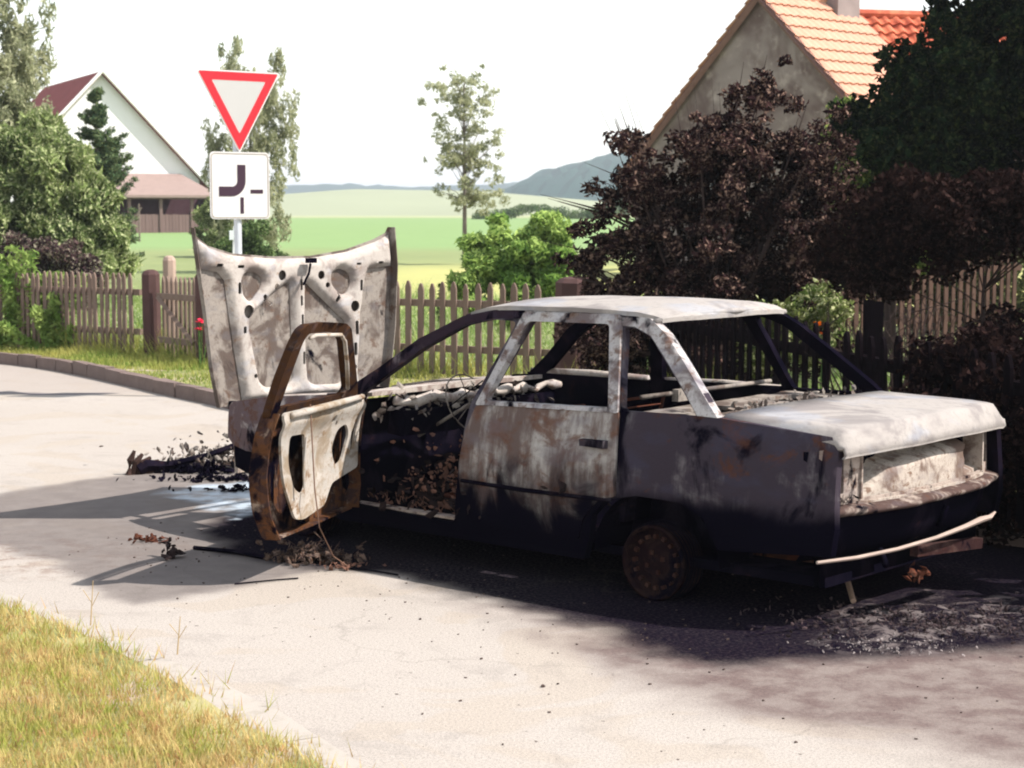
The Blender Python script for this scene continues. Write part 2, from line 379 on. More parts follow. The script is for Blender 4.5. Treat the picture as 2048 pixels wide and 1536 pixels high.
def kerbstones():
    """one kerb of separate granite stones"""
    M = NT('kerb_stone'); c = M.mix(M.noise(4, 5, .7), (.07, .048, .042), (.17, .125, .11)); M.fin(c, .9, M.bump(M.noise(30, 5), .6, .01))
    P = resamp(KP, .02, False); L = [0]
    for a, b in zip(P[:-1], P[1:]): L.append(L[-1] + math.hypot(b[0] - a[0], b[1] - a[1]))
    P = np.array(P); L = np.array(L); s = 5.0; mb = MB()
    while s < L[-1] - 12:
        ln = random.uniform(.42, .62)
        a = np.array([np.interp(s, L, P[:, 0]), np.interp(s, L, P[:, 1])]); b = np.array([np.interp(s + ln, L, P[:, 0]), np.interp(s + ln, L, P[:, 1])])
        d = (b - a) / np.linalg.norm(b - a); c2 = (a + b) / 2; an = math.atan2(d[1], d[0]); nrm = np.array([-d[1], d[0]])
        if nrm[1] < 0: nrm = -nrm
        c2 = c2 + nrm * .06; Mx = Matrix.Rotation(an + random.uniform(-.02, .02), 4, 'Z')
        mb.box((c2[0], c2[1], .06 + random.uniform(-.012, .012)), (ln - .012, .13, .16), Mx, .008); s += ln
    tag(mb.build('kerb', M.m), kind='structure')
kerbstones()

# pale paving slabs between grass and road
def paving():
    m = NT('paving_slab'); c = m.mix(m.noise(3, 4), (.235, .208, .182), (.285, .258, .23)); c = m.mix(m.math('MULTIPLY', m.step(m.noise(9, 5, .7), .48, .7), .5), c, (.15, .13, .10)); c = m.mix(m.math('MULTIPLY', m.step(m.noise(60, 3), .5, .75), .3), c, (.24, .21, .18))
    m.fin(c, .9, m.bump(m.noise(80, 3), .3, .003))
    E_ = [(-5.2, 11.9), (-2.48, 8.44), (-2.05, 7.93), (-1.49, 7.22), (-.96, 6.5), (-.51, 5.7), (.2, 4.4)]
    P = resamp(E_, .78, False); mb = MB()
    for (a, b) in zip(P[:-1], P[1:]):
        a = np.array(a); b = np.array(b); d = (b - a) / np.linalg.norm(b - a); an = math.atan2(d[1], d[0]); nrm = np.array([d[1], -d[0]])
        if nrm[0] > 0: nrm = -nrm
        ln = np.linalg.norm(b - a); c2 = (a + b) / 2 + nrm * .17
        mb.box((c2[0], c2[1], -.0205 + random.uniform(0, .002)), (ln - .014, .46, .046), Matrix.Rotation(an + random.uniform(-.025, .025), 4, 'Z') @ Matrix.Rotation(random.uniform(-.006, .006), 4, 'X'), .004)
    tag(mb.build('pavement', m.m), kind='structure')
paving()
GR = [(-5.4, 11.4), (-2.62, 8.42), (-2.25, 8.02), (-1.95, 7.68), (-1.56, 7.12), (-1.22, 6.62), (-.95, 6.16), (-.66, 5.78), (-.1, 4.6), (-6, 4.4), (-8, 8)]
def lawn():
    o = sheet('lawn', GR, [], lambda a, b: (a, b, .035 + .015 * ns(a, b, 0, 3)), lambda a, b: (a, b, -.04), M_VERGE, res=.15); tag(o, kind='structure')
    n = 170000; X = rng.uniform(-5.0, -.2, n); Y = rng.uniform(4.7, 10.2, n); e = np.array([noise.noise((x * 4, y * 4, 1)) for x, y in zip(X, Y)])
    sd = poly_sd(GR, X, Y); k = sd + e * .16 + np.array([noise.noise((x * 14, y * 14, 5)) for x, y in zip(X, Y)]) * .12 > -.12; k &= rng.random(n) < np.clip(.30 + sd * 2.5, .06, 1)
    k &= (e > -.45) | (rng.random(n) < .4)
    grass_blades('grass', X[k], Y[k], np.full(k.sum(), .0) + np.where(sd[k] > 0, .03, .0), .045 + .03 * np.clip(e[k], -.6, 1) + rng.uniform(0, .03, k.sum()), .0055, M_DRYGRASS)
def grass_blades(name, X, Y, Z, H, wd, mat, segs=1):
    n = len(X); th = rng.uniform(0, 2 * np.pi, n); bend = rng.uniform(.1, .9, n) * H; bd = rng.uniform(0, 2 * np.pi, n); w_ = wd * rng.uniform(.6, 1.4, n)
    V = np.zeros((n, 3, 3)); V[:, 0] = np.c_[X - np.cos(th) * w_ / 2, Y - np.sin(th) * w_ / 2, Z]; V[:, 1] = np.c_[X + np.cos(th) * w_ / 2, Y + np.sin(th) * w_ / 2, Z]
    V[:, 2] = np.c_[X + np.cos(bd) * bend, Y + np.sin(bd) * bend, Z + H]
    o = npmesh(name, V.reshape(-1, 3), np.arange(3 * n).reshape(n, 3), mat); tag(o, kind='stuff'); return o
M_DRYGRASS = leafmat('dry_lawn_grass', (.25, .27, .06), (.46, .35, .16), (.36, .22, .10), .35, 6)
M_TALLGRASS = leafmat('verge_grass', (.12, .18, .035), (.30, .28, .08), (.30, .30, .10), .35, 1.5)
lawn()

# ------------------------------------------------------------------ fences
M_FENCE = NT('weathered_fence'); _c = M_FENCE.mix(M_FENCE.noise(3, 5, .6, vec=M_FENCE.scaled((4, 4, .8))), (.085, .052, .040), (.17, .125, .10))
M_FENCE = M_FENCE.fin(_c, .9)
M_CHAR = plain('charred_wood', (.005, .0035, .0045), .9, .6, 20, spec=0)
M_POST = plain('old_post', (.06, .034, .032), .9, .35, 6)
FP = [(-12.0, 26.2), (-4.6, 21.75), (.45, 18.25), (1.45, 15.0), (2.2, 11.7), (3.35, 7.6)]
def picket_run(a, b, name, label, mat, hgt=1.0, sp=.18, rail=(.30, .78), wob=.012, base=.11, posts=True, group='picket fences along the garden', up=0, lean=0, pw=.072):
    a = np.array(a); b = np.array(b); L = np.linalg.norm(b - a); d = (b - a) / L; an = math.atan2(d[1], d[0]); nrm = np.array([-d[1], d[0]])
    if nrm[1] > 0: nrm = -nrm
    root = empty(name, (a[0], a[1], base), an); tag(root, label, 'fence', group)
    mb = MB(); k = int(L / sp)
    side = -1 if np.dot(nrm, [-math.sin(an), math.cos(an)]) < 0 else 1
    for i in range(k):
        x = (i + .5) * sp + random.uniform(-wob, wob); w_ = pw * random.uniform(.85, 1.12); h = hgt + random.uniform(-.025, .02); t = .022; y = side * (.03 + t / 2 + .003)
        tl = random.uniform(-.012, .012) + lean
        P = [(-w_ / 2, .03), (w_ / 2, .03), (w_ / 2 + tl, h - .07), (w_ * .22 + tl, h - .012), (tl, h), (-w_ * .22 + tl, h - .012), (-w_ / 2 + tl, h - .07)]
        v = [(x + p, y - t / 2, q) for p, q in P] + [(x + p, y + t / 2, q) for p, q in P]; m_ = len(P)
        mb.add(v, [tuple(range(m_)), tuple(range(2 * m_ - 1, m_ - 1, -1))] + [(j, j + m_, (j + 1) % m_ + m_, (j + 1) % m_) for j in range(m_)])
    mb.build('picket_panel', mat, root)
    for z in rail:
        r = MB(); r.box((L / 2, 0, z), (L, .055, .075), None, .004); r.build('rail', mat, root)
    if posts:
        n = max(1, int(L / 2.6))
        for i in range(1, n):
            r = MB(); r.box((L * i / n, -side * .07, .45), (.09, .085, .95)); r.build('post', mat, root)
    return root
gate_a = (-4.75, 23.75); gate_b = (-3.65, 22.55)
picket_run(FP[0], (-4.5, 21.6), 'picket_fence', 'brown picket fence overgrown with weeds, left of the garden gate', M_FENCE, 1.0, .098, pw=.052)
picket_run((-3.40, 20.35), (.4, 18.3), 'picket_fence', 'sunlit brown picket fence behind the raised bonnet and windscreen opening', M_FENCE, 1.0, .142, pw=.066)
def big_post(x, y, h, w_, label, mat, an=-.8, top=.06, group='stout posts of the garden fence'):
    o = MB(); prof = [(w_ / 2, -.02), (w_ / 2 * 1.02, h * .5), (w_ / 2, h - top), (w_ * .38, h - top * .3), (w_ * .18, h)]
    o.lathe(prof, Matrix.Rotation(R(45), 4, 'Z'), 8); o.add([Vector((math.cos(j * math.pi / 4 + .785) * w_ * .18, math.sin(j * math.pi / 4 + .785) * w_ * .18, h)) for j in range(8)], [tuple(range(8))])
    q = o.build('gate_post', mat); q.location = (x, y, .1); q.rotation_euler = (random.uniform(-.02, .02), random.uniform(-.02, .02), an); tag(q, label, 'post', group); return q
big_post(-4.33, 21.4, 1.07, .22, 'thick dark wooden post on the left side of the garden gate', M_POST)
big_post(-3.52, 20.45, 1.08, .24, 'dark gate post right of the small gate, half behind the bonnet', M_POST)
big_post(-4.42, 23.0, 1.2, .17, 'weathered rounded post top sticking up behind the garden gate', plain('pale_post', (.26, .19, .155), .9))
big_post(.62, 17.6, 1.12, .42, 'broad reddish brown post standing below the scorched bush', M_POST)
def gate():
    a = np.array((-4.22, 21.28)); b = np.array((-3.62, 20.55)); L = np.linalg.norm(b - a); an = math.atan2(b[1] - a[1], b[0] - a[0])
    g = empty('garden_gate', (a[0], a[1], .14), an); tag(g, 'small picket garden gate with a diagonal brace between two dark posts', 'gate')
    mb = MB()
    for i in range(9):
        x = (i + .5) * L / 9; w_ = .055; h = .96; t = .022
        P = [(-w_ / 2, 0), (w_ / 2, 0), (w_ / 2, h - .07), (0, h), (-w_ / 2, h - .07)]
        v = [(x + p, .045, q) for p, q in P] + [(x + p, .045 - t, q) for p, q in P]
        mb.add(v, [(0, 1, 2, 3, 4), (9, 8, 7, 6, 5)] + [(j, j + 5, (j + 1) % 5 + 5, (j + 1) % 5) for j in range(5)])
    mb.build('picket_panel', M_FENCE, g)
    for z in (.2, .72): r = MB(); r.box((L / 2, -.01, z), (L, .05, .07)); r.build('rail', M_FENCE, g)
    r = MB(); r.tube([(.05, -.04, .70), (L - .05, -.04, .2)], .035, 4); r.build('brace', M_FENCE, g)
gate()
# charred run beside the car
picket_run((.85, 17.2), FP[3], 'picket_fence', 'charred picket fence under the scorched bush, seen through the rear door window', M_CHAR, 1.0, .15)
picket_run(FP[3], FP[4], 'picket_fence', 'blackened picket fence with green gaps seen through the rear window opening', M_CHAR, 1.0)
picket_run(FP[4], FP[5], 'picket_fence', 'black burnt picket fence running past the boot of the wreck', M_CHAR, .98)
o = MB(); o.box((0, 0, .58), (.11, .11, 1.16), None, .01); q = o.build('fence_post', M_CHAR); q.location = (2.42, 11.9, .1); tag(q, 'square charred fence post taller than the pickets, right of the rear window', 'post')
picket_run((3.2, 21.5), (6.9, 24.2), 'picket_fence', 'pale brown sunlit picket fence farther back on the right', plain('sunlit_fence', (.055, .033, .026), .9, .6, 6), 1.25, .14, (.35, 1.0))

# ------------------------------------------------------------------ sign
def build_sign():
    z0 = .11; s = empty('road_sign', (-2.70, 17.75, z0), R(37)); tag(s, 'give way triangle with a white priority road plate on one grey pole', 'road sign')
    M_W = plain('sign_white', (.42, .41, .40), .45, .03); M_R = plain('sign_red', (.50, .02, .028), .4, .06); M_K = plain('sign_black', (.035, .02, .03), .5, .1)
    M_G = plain('galvanised', (.42, .44, .47), .45, .15, metal=.3); M_GREY = plain('sign_back', (.4, .4, .4), .5, .1); M_W2 = plain('sign_plate_grey', (.30, .295, .285), .5, .03)
    p = MB(); p.tube([(0, .05, 0), (0, .05, 2.95)], .038, 12); p.build('pole', M_G, s)
    def pl(name, outer, th, y, mat, par, holes=()):
        return sheet(name, outer, list(holes), lambda a, b: (a, y - th, b), lambda a, b: (a, y, b), mat, par, .2, False)
    def tri(cx, cz, side, r):   # point-down triangle, rounded corners
        h = side * .866; return rnd([(cx - side / 2, cz + h / 3), (cx, cz - h * 2 / 3), (cx + side / 2, cz + h / 3)], r, 5)
    cz = 2.86
    t = pl('warning_plate', tri(0, cz, .93, .04), .012, 0, M_W, s)
    pl('red_border', tri(0, cz, .88, .02), .003, -.014, M_R, t, [tri(0, cz, .60, .02)])
    q = pl('white_field', tri(0, cz, .60, .02), .001, -.0135, M_W2, t)
    w_, h_ = .66, .66; bz = 2.005
    rect = lambda x0, z0_, x1, z1: [(x0, z0_), (x1, z0_), (x1, z1), (x0, z1)]
    b = pl('additional_plate', rnd(rect(-w_ / 2, bz - h_ / 2, w_ / 2, bz + h_ / 2), .05), .012, 0, M_W, s)
    pl('rim', rnd(rect(-w_ / 2 + .012, bz - h_ / 2 + .012, w_ / 2 - .012, bz + h_ / 2 - .012), .045), .0022, -.014, plain('rim_grey', (.26, .23, .20), .5, .05), b, [rnd(rect(-w_ / 2 + .02, bz - h_ / 2 + .02, w_ / 2 - .02, bz + h_ / 2 - .02), .04)])
    # bold bent road, thin side arms
    def arc(cx, cz_, r, a0, a1, n=8): return [(cx + r * math.cos(a0 + (a1 - a0) * i / n), cz_ + r * math.sin(a0 + (a1 - a0) * i / n)) for i in range(n + 1)]
    X0, X1 = -.03, .06; T = bz + .205; ZL0, ZL1 = bz - .105, bz - .01
    P = [(X1, T), (X0, T)] + arc(X0 - .06, ZL1 + .06, .06, 0, -math.pi / 2) + [(-.235, ZL1), (-.235, ZL0)] + arc(X1 - .155, ZL0 + .155, .155, -math.pi / 2, 0)
    pl('symbol', P, .0025, -.014, M_K, b)
    pl('symbol', rect(.115, bz - .075, .255, bz - .038), .0025, -.014, M_K, b)
    pl('symbol', rect(.0, bz - .275, .037, bz - .115), .0025, -.014, M_K, b)
    for z in (2.75, 3.0, 1.85, 2.16):
        c = MB(); c.box((0, .03, z), (.11, .06, .03)); c.build('clamp', M_G, s)
    g = MB(); g.tube([(0, 0, 0), (.07, 0, 1.55)], .022, 6); o = g.build('marker_post', plain('marker_white', (.6, .6, .6), .6, .1)); o.location = (-4.2, 26.6, .1)
    g2 = MB(); g2.box((.045, -.02, 1.42), (.10, .02, .14)); g2.build('reflector', plain('marker_plate', (.68, .7, .7), .5, .05), o)
    tag(o, 'thin leaning white marker post with a small plate, behind the sign pole', 'marker post')
build_sign()

# ------------------------------------------------------------------ foliage
def leaf_cloud(centers, rads, n, size, droop=0, elong=1.0, flat=.0):
    """n leaf quads scattered round clump centres"""
    centers = np.asarray(centers, float); rads = np.asarray(rads, float)
    w_ = rads.prod(1) ** (1 / 1.5) if rads.ndim > 1 else rads; w_ = w_ / w_.sum()
    idx = rng.choice(len(centers), n, p=w_); d = rng.normal(size=(n, 3)); d /= np.linalg.norm(d, axis=1)[:, None]
    rr = rng.random(n) ** (1 / 2.2); P = centers[idx] + d * rr[:, None] * rads[idx]
    s = size * rng.uniform(.55, 1.35, n); a = rng.normal(size=(n, 3)); a[:, 2] -= droop * 2; a /= np.linalg.norm(a, axis=1)[:, None]
    b = rng.normal(size=(n, 3)); b -= (b * a).sum(1)[:, None] * a; b /= np.linalg.norm(b, axis=1)[:, None]
    A = a * (s * elong)[:, None] * .5; B = b * (s * .5)[:, None] * .55
    c = np.cross(a, b) * (s * .18)[:, None]
    V = np.stack([P - A, P + B + c, P + A, P - B + c], 1).reshape(-1, 3); return V
def crown(name, centers, rads, n, size, mat, parent, **k):
    V = leaf_cloud(centers, rads, n, size, **k); return npmesh(name, V, np.arange(len(V)).reshape(-1, 4), mat, parent)
def clumps(shape, n, r, zlo=0, jit=.1, surf=.5):
    """clump centres in a stack of ellipsoids [(cx,cy,cz,rx,ry,rz)] biased to the surface"""
    out = []; sh = np.array(shape); w_ = (sh[:, 3] * sh[:, 4] * sh[:, 5]) ** .8; w_ /= w_.sum()
    for _ in range(n):
        e = sh[rng.choice(len(sh), p=w_)]; d = rng.normal(size=3); d /= np.linalg.norm(d); q = rng.random() ** (surf / 1.5)
        out.append(e[:3] + d * q * e[3:]) 
    R_ = np.array([[r * rng.uniform(.6, 1.4)] * 3 for _ in out]); R_[:, 2] *= .75; return np.array(out), R_
M_BARK = plain('bark', (.13, .10, .085), .9, .4, 10); M_BARKD = plain('dark_bark', (.035, .024, .022), .9, .5, 12)
def trunk(parent, base, top, r, cl, mat=M_BARK, nb=12, wob=.12, split=.35, name='trunk', rb=.25):
    mb = MB(); base = Vector(base); top = Vector(top); L = (top - base).length; P = []; Rr = []; k = 8
    for i in range(k + 1):
        t = i / k; p = base.lerp(top, t) + Vector((ns(t * 3, base.x, 1), ns(t * 3, base.y, 7), 0)) * wob * L * .3 * (t * (1.4 - t)); P.append(p); Rr.append(r * (1 - t * .85))
    mb.tube(P, Rr, 8)
    idx = rng.permutation(len(cl))[:nb]
    for i in idx:
        c = Vector(cl[i]); t = min(.92, max(split, ((c.z - base.z) / max(.1, top.z - base.z)) * .75)); j = t * k; a = P[int(j)].lerp(P[min(k, int(j) + 1)], j - int(j))
        m_ = a.lerp(c, .5) + Vector((rng.uniform(-.1, .1), rng.uniform(-.1, .1), rng.uniform(0, .15))) * (c - a).length; q = r * rb * (1 - t * .6)
        mb.tube([a, a.lerp(m_, .55), m_, m_.lerp(c, .6), c], [q, q * .8, q * .6, q * .4, q * .15], 5)
    return mb.build(name, mat, parent, True)
def tree(name, label, cat, x, y, shape, ncl, rcl, nl, size, mat, th, tr, group=None, surf=.5, barkm=None, nb=12, hang=1.0, **k):
    z = gz(x, y) - .03 if y > 12 else .08
    root = empty(name, (x, y, z)); tag(root, label, cat, group)
    cl, rd = clumps(shape, ncl, rcl, surf=surf); rd[:, 2] *= hang; rd[:, :2] /= hang ** .3; crown('crown', cl, rd, nl, size, mat, root, **k)
    trunk(root, (0, 0, 0), (0, 0, th), tr, cl, barkm or M_BARK, nb); return root
ML_A = leafmat('leaf_dense', (.055, .085, .025), (.17, .215, .075), (.38, .40, .22), .35, 1.0)
ML_B = leafmat('leaf_birch', (.16, .18, .10), (.30, .31, .19), (.42, .41, .28), .5, 1.2)
ML_C = leafmat('leaf_spruce', (.04, .075, .04), (.085, .125, .06), (.14, .16, .07), .15, 2)
ML_D = leafmat('leaf_young', (.16, .27, .06), (.36, .46, .14), (.07, .14, .035), .4, 1.5)
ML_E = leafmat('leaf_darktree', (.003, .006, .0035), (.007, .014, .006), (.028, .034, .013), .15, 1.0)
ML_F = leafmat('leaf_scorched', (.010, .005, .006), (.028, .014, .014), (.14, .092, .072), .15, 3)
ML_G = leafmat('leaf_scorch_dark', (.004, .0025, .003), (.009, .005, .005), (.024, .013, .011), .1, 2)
# left side
tree('willow_tree', 'tall feathery grey green tree at the upper left edge', 'tree', -11.1, 38,
     [(-.4, 0, 4.0, 1.7, 1.5, 2.6), (.5, 0, 5.2, .9, .9, 1.5), (-.6, 0, 6.2, 1.1, 1, 1.3), (.7, 0, 3.9, .6, .7, 1.2)], 360, .19, 20000, .095, ML_B, 6.5, .16, hang=1.9, droop=.6, elong=2.0, surf=.9)
tree('broadleaf_shrub', 'large dense green bush with long drooping leaves behind the left fence', 'shrub', -8.35, 30.5,
     [(-.6, 0, 1.5, 1.5, 1.3, 1.35), (.35, 0, 1.9, 1.15, 1.0, 1.25), (-1.2, 0, 2.6, .9, .9, .8), (.9, 0, 1.0, 1.0, .9, .8), (0, 0, 2.7, .7, .6, .6)], 170, .30, 52000, .13, ML_A, 2.2, .12, droop=.5, elong=2.1)
def spruce():
    x, y = -9.25, 40; root = empty('spruce_tree', (x, y, gz(x, y))); tag(root, 'young spruce with upturned branch tips in front of the white gable', 'conifer')
    mb = MB(); H = 4.15; mb.tube([(0, 0, 0), (0, 0, H)], [.11, .012], 7); cl = []; rd = []
    z = .35
    while z < H - .1:
        L = (H - z) * .36 + .08; nb = 6
        for i in range(nb):
            a = rng.uniform(0, 6.28); l = L * rng.uniform(.75, 1.15); z += rng.uniform(-.045, .055); l *= rng.uniform(.75, 1.2); tip = Vector((math.cos(a) * l, math.sin(a) * l, z + l * rng.uniform(.15, .5))); m_ = Vector((math.cos(a) * l * .55, math.sin(a) * l * .55, z - .02))
            mb.tube([(0, 0, z), m_, tip], [.02, .014, .004], 4)
            for t in np.arange(.15, 1.02, .11):
                p = (Vector((0, 0, z)).lerp(m_, t / .55) if t < .55 else m_.lerp(tip, (t - .55) / .45)); cl.append(tuple(p)); q = .10 + .13 * (1 - t) * min(1, L); rd.append((q, q, q * .55))
        z += .17
    mb.build('trunk', M_BARK, root); cl.append((0, 0, H - .05)); rd.append((.05, .05, .16)); crown('crown', cl, rd, 42000, .055, ML_C, root, elong=2.4)
spruce()
tree('birch_tree', 'slender birch with hanging twigs behind the road sign', 'tree', -6.55, 45,
     [(0, 0, 1.5, 1.05, .9, 1.1), (.15, 0, 3.0, 1.15, .9, 1.2), (.35, 0, 4.2, .9, .7, 1.1), (-.5, 0, 4.6, .55, .5, .9), (-.5, 0, 5.6, .3, .3, .7), (.75, 0, 5.2, .3, .25, .6), (-.95, 0, 3.0, .35, .4, .8)], 340, .14, 13500, .08, ML_B, 5.0, .09, hang=2.2, droop=.8, elong=1.9, surf=.8)
tree('garden_shrub', 'dark green rounded shrub at the foot of the birch', 'shrub', -6.3, 42, [(-.2, 0, .55, .9, .7, .6), (.35, 0, .8, .7, .6, .6)], 60, .2, 9000, .10, leafmat('leaf_shrub_dark', (.03, .055, .02), (.07, .11, .035), (.13, .17, .07), .2, 2), .7, .05)
tree('garden_shrub', 'green shrub between the shed and the road sign', 'shrub', -9.0, 55, [(0, 0, .9, .8, .7, .9)], 50, .25, 6000, .13, ML_A, 1.0, .06)
tree('sapling_tree', 'thin sparse young tree standing alone in the meadow', 'tree', -1.32, 50,
     [(0, 0, 3.1, 1.2, .8, 1.4), (-.1, 0, 4.6, 1.15, .8, 1.15), (.25, 0, 1.9, 1.1, .5, .5)], 230, .15, 6800, .085, ML_B, 5.2, .075, droop=.3, elong=1.6, surf=1.1, nb=55, barkm=plain('sapling_bark', (.12, .10, .09), .9))
tree('bright_shrub', 'bright yellow green bush right of the thin young tree', 'shrub', .02, 24.5,
     [(-.25, 0, .7, .55, .5, .6), (.3, 0, .9, .5, .5, .65), (-.15, 0, 1.35, .45, .4, .4), (.5, 0, 1.3, .35, .35, .4)], 95, .17, 16000, .085, ML_D, 1.3, .04, elong=1.7)
tree('dark_shrub', 'dark purple brown shrub behind the overgrown left fence', 'shrub', -7.35, 28.3, [(-.3, 0, .8, .75, .5, .62), (.2, 0, .7, .6, .5, .6)], 60, .2, 13000, .09, leafmat('leaf_purple', (.03, .018, .022), (.06, .035, .035), (.20, .18, .13), .15, 2), .8, .05)
# right side
def burnt_bush():
    x, y = 1.75, 15.7; root = empty('scorched_bush', (x, y, .1)); tag(root, 'tall scorched bush with curled dark brown leaves behind the car roof', 'bush')
    sh = [(0, 0, 1.1, 1.25, .7, .95), (.3, 0, 2.1, .85, .7, .8), (-.6, 0, 1.95, .55, .5, .65), (.38, 0, 2.8, .42, .4, .38), (-1.05, 0, 1.3, .4, .4, .5), (.95, 0, 2.1, .42, .5, .6), (-.9, 0, .7, .45, .5, .55), (.85, 0, 1.3, .5, .5, .7)]
    cl, rd = clumps(sh, 560, .105, surf=1.2); crown('crown', cl, rd, 36000, .055, ML_F, root, elong=1.3)
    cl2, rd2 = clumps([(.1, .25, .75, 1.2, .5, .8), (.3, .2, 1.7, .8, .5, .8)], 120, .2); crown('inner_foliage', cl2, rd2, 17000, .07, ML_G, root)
    mb = MB()
    for i in range(80):
        a = rng.uniform(0, 6.28); r0 = rng.uniform(0, .35); tp = cl[rng.integers(len(cl))]; b = Vector((math.cos(a) * r0, math.sin(a) * r0 * .5, 0)); t = Vector(tp); m_ = b.lerp(t, .5) + Vector((0, 0, .15))
        mb.tube([b, m_, t, t + (t - m_) * .25], [.022, .014, .006, .002], 5)
    for i in range(9):   # bare twigs above the crown
        t = Vector((rng.uniform(-1.15, .1), rng.uniform(-.2, .2), rng.uniform(2.4, 3.25))); b = Vector((t.x * .55, 0, 1.6)); mb.tube([b, b.lerp(t, .6) + Vector((.04, 0, 0)), t], [.005, .003, .001], 4)
    for i in range(22):
        t = Vector((rng.uniform(-1.6, -1.0), rng.uniform(-.2, .2), rng.uniform(1.1, 2.2))); b = Vector((-.5, 0, t.z - .35)); mb.tube([b, b.lerp(t, .5) + Vector((0, 0, .05)), t], [.008, .005, .0015], 4)
    mb.build('stems', M_BARKD, root)
burnt_bush()
tree('green_shrub', 'low green shrub patch with pale tips at the foot of the scorched bush', 'shrub', 2.25, 14.6, [(0, 0, .75, .45, .3, .35), (.25, 0, .95, .25, .25, .25)], 40, .12, 2600, .06, leafmat('leaf_mixed', (.05, .08, .02), (.16, .18, .06), (.35, .36, .2), .3, 4), .8, .03)
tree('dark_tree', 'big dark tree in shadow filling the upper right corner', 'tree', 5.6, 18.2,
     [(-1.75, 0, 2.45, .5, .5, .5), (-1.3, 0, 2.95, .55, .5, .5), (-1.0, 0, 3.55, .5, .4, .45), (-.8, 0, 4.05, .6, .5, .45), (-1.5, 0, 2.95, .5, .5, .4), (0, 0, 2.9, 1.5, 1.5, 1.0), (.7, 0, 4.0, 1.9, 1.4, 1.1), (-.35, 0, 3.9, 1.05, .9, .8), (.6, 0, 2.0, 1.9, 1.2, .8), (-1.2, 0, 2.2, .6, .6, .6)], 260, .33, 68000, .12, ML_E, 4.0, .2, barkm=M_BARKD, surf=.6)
tree('leafy_tree', 'green leafy tree edge in front of the tiled roof, lit on its left side', 'tree', 4.15, 19.5,
     [(-.2, 0, 2.5, .5, .5, .45), (0, 0, 1.9, .7, .6, .7), (-.45, .1, 2.75, .22, .3, .25)], 90, .2, 12000, .09, leafmat('leaf_mid', (.03, .06, .018), (.10, .15, .04), (.30, .34, .10), .3, 1.6), 2.6, .08, barkm=M_BARKD)
tree('smear_shrub', 'wide reddish brown shrub added for a reflection smear under the big dark tree', 'bush', 3.5, 13.2,
     [(-.8, .2, 1.55, .40, .4, .40), (-.45, 0, 1.72, .50, .5, .36), (.25, 0, 1.80, .65, .5, .36), (.9, 0, 1.80, .6, .5, .38)], 150, .16, 26000, .06, leafmat('leaf_rusty', (.004, .002, .002), (.011, .0055, .005), (.032, .018, .015), .12, 1.6), 1.3, .05, barkm=M_BARKD)  # added shrub, stands in for a brown reflection smear
tree('burnt_hedge', 'black burnt hedge beside the boot of the wreck', 'hedge', 3.0, 9.9,
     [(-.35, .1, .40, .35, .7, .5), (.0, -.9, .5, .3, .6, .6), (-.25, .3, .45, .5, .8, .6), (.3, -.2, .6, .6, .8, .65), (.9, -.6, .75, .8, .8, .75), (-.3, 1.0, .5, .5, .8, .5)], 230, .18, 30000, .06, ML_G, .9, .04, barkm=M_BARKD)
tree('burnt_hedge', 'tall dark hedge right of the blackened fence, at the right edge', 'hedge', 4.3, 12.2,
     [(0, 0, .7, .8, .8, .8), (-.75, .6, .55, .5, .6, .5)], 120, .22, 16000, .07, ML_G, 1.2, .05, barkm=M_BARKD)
def bare_bush(x, y, n, h, label):
    mb = MB()
    for i in range(n):
        b = Vector((rng.normal() * .12, rng.normal() * .1, 0)); t = b + Vector((rng.normal() * .35, rng.normal() * .3, h * rng.uniform(.5, 1))); m_ = b.lerp(t, .5) + Vector((rng.normal() * .06, 0, .05))
        mb.tube([b, m_, t], [.012, .007, .002], 4)
        for q in range(3):
            s_ = m_.lerp(t, rng.random()); mb.tube([s_, s_ + Vector((rng.normal() * .12, rng.normal() * .1, .12))], [.004, .0015], 4)
    o = mb.build('burnt_twigs', M_BARKD); o.location = (x, y, .1); tag(o, label, 'bush')
tree('back_hedge', 'dark hedge behind the pale rear fence at the right', 'hedge', 6.0, 25.6, [(-2.2, -.9, .6, 1.1, .5, .7), (0, 0, .6, 1.4, .6, .75), (1.5, .9, .7, 1.2, .6, .8)], 120, .25, 16000, .10, leafmat('leaf_hedge', (.015, .022, .01), (.04, .05, .02), (.09, .09, .04), .2, 1.5), .9, .05, barkm=M_BARKD)
hc = np.array([(x, 175 + 6 * math.sin(x * .1), 1.9 + .5 * math.sin(x * .7)) for x in list(np.arange(-3, 34, 1.0))]); hr = np.array([(rng.uniform(.5, 1.3), .9, rng.uniform(.35, 1.0)) for _ in hc])
hg_ = crown('hedgerow', hc, hr, 12000, .28, leafmat('leaf_hedgerow', (.05, .085, .03), (.11, .15, .06), None, .3, .5), None); tag(hg_, 'low green hedgerow crossing the meadow far behind the thin young tree', 'hedge')
bare_bush(2.75, 12.6, 34, 1.15, 'leafless blackened twigs behind the tall charred post')
bare_bush(3.3, 14.5, 30, 1.2, 'bare burnt stems in front of the pale rear fence')

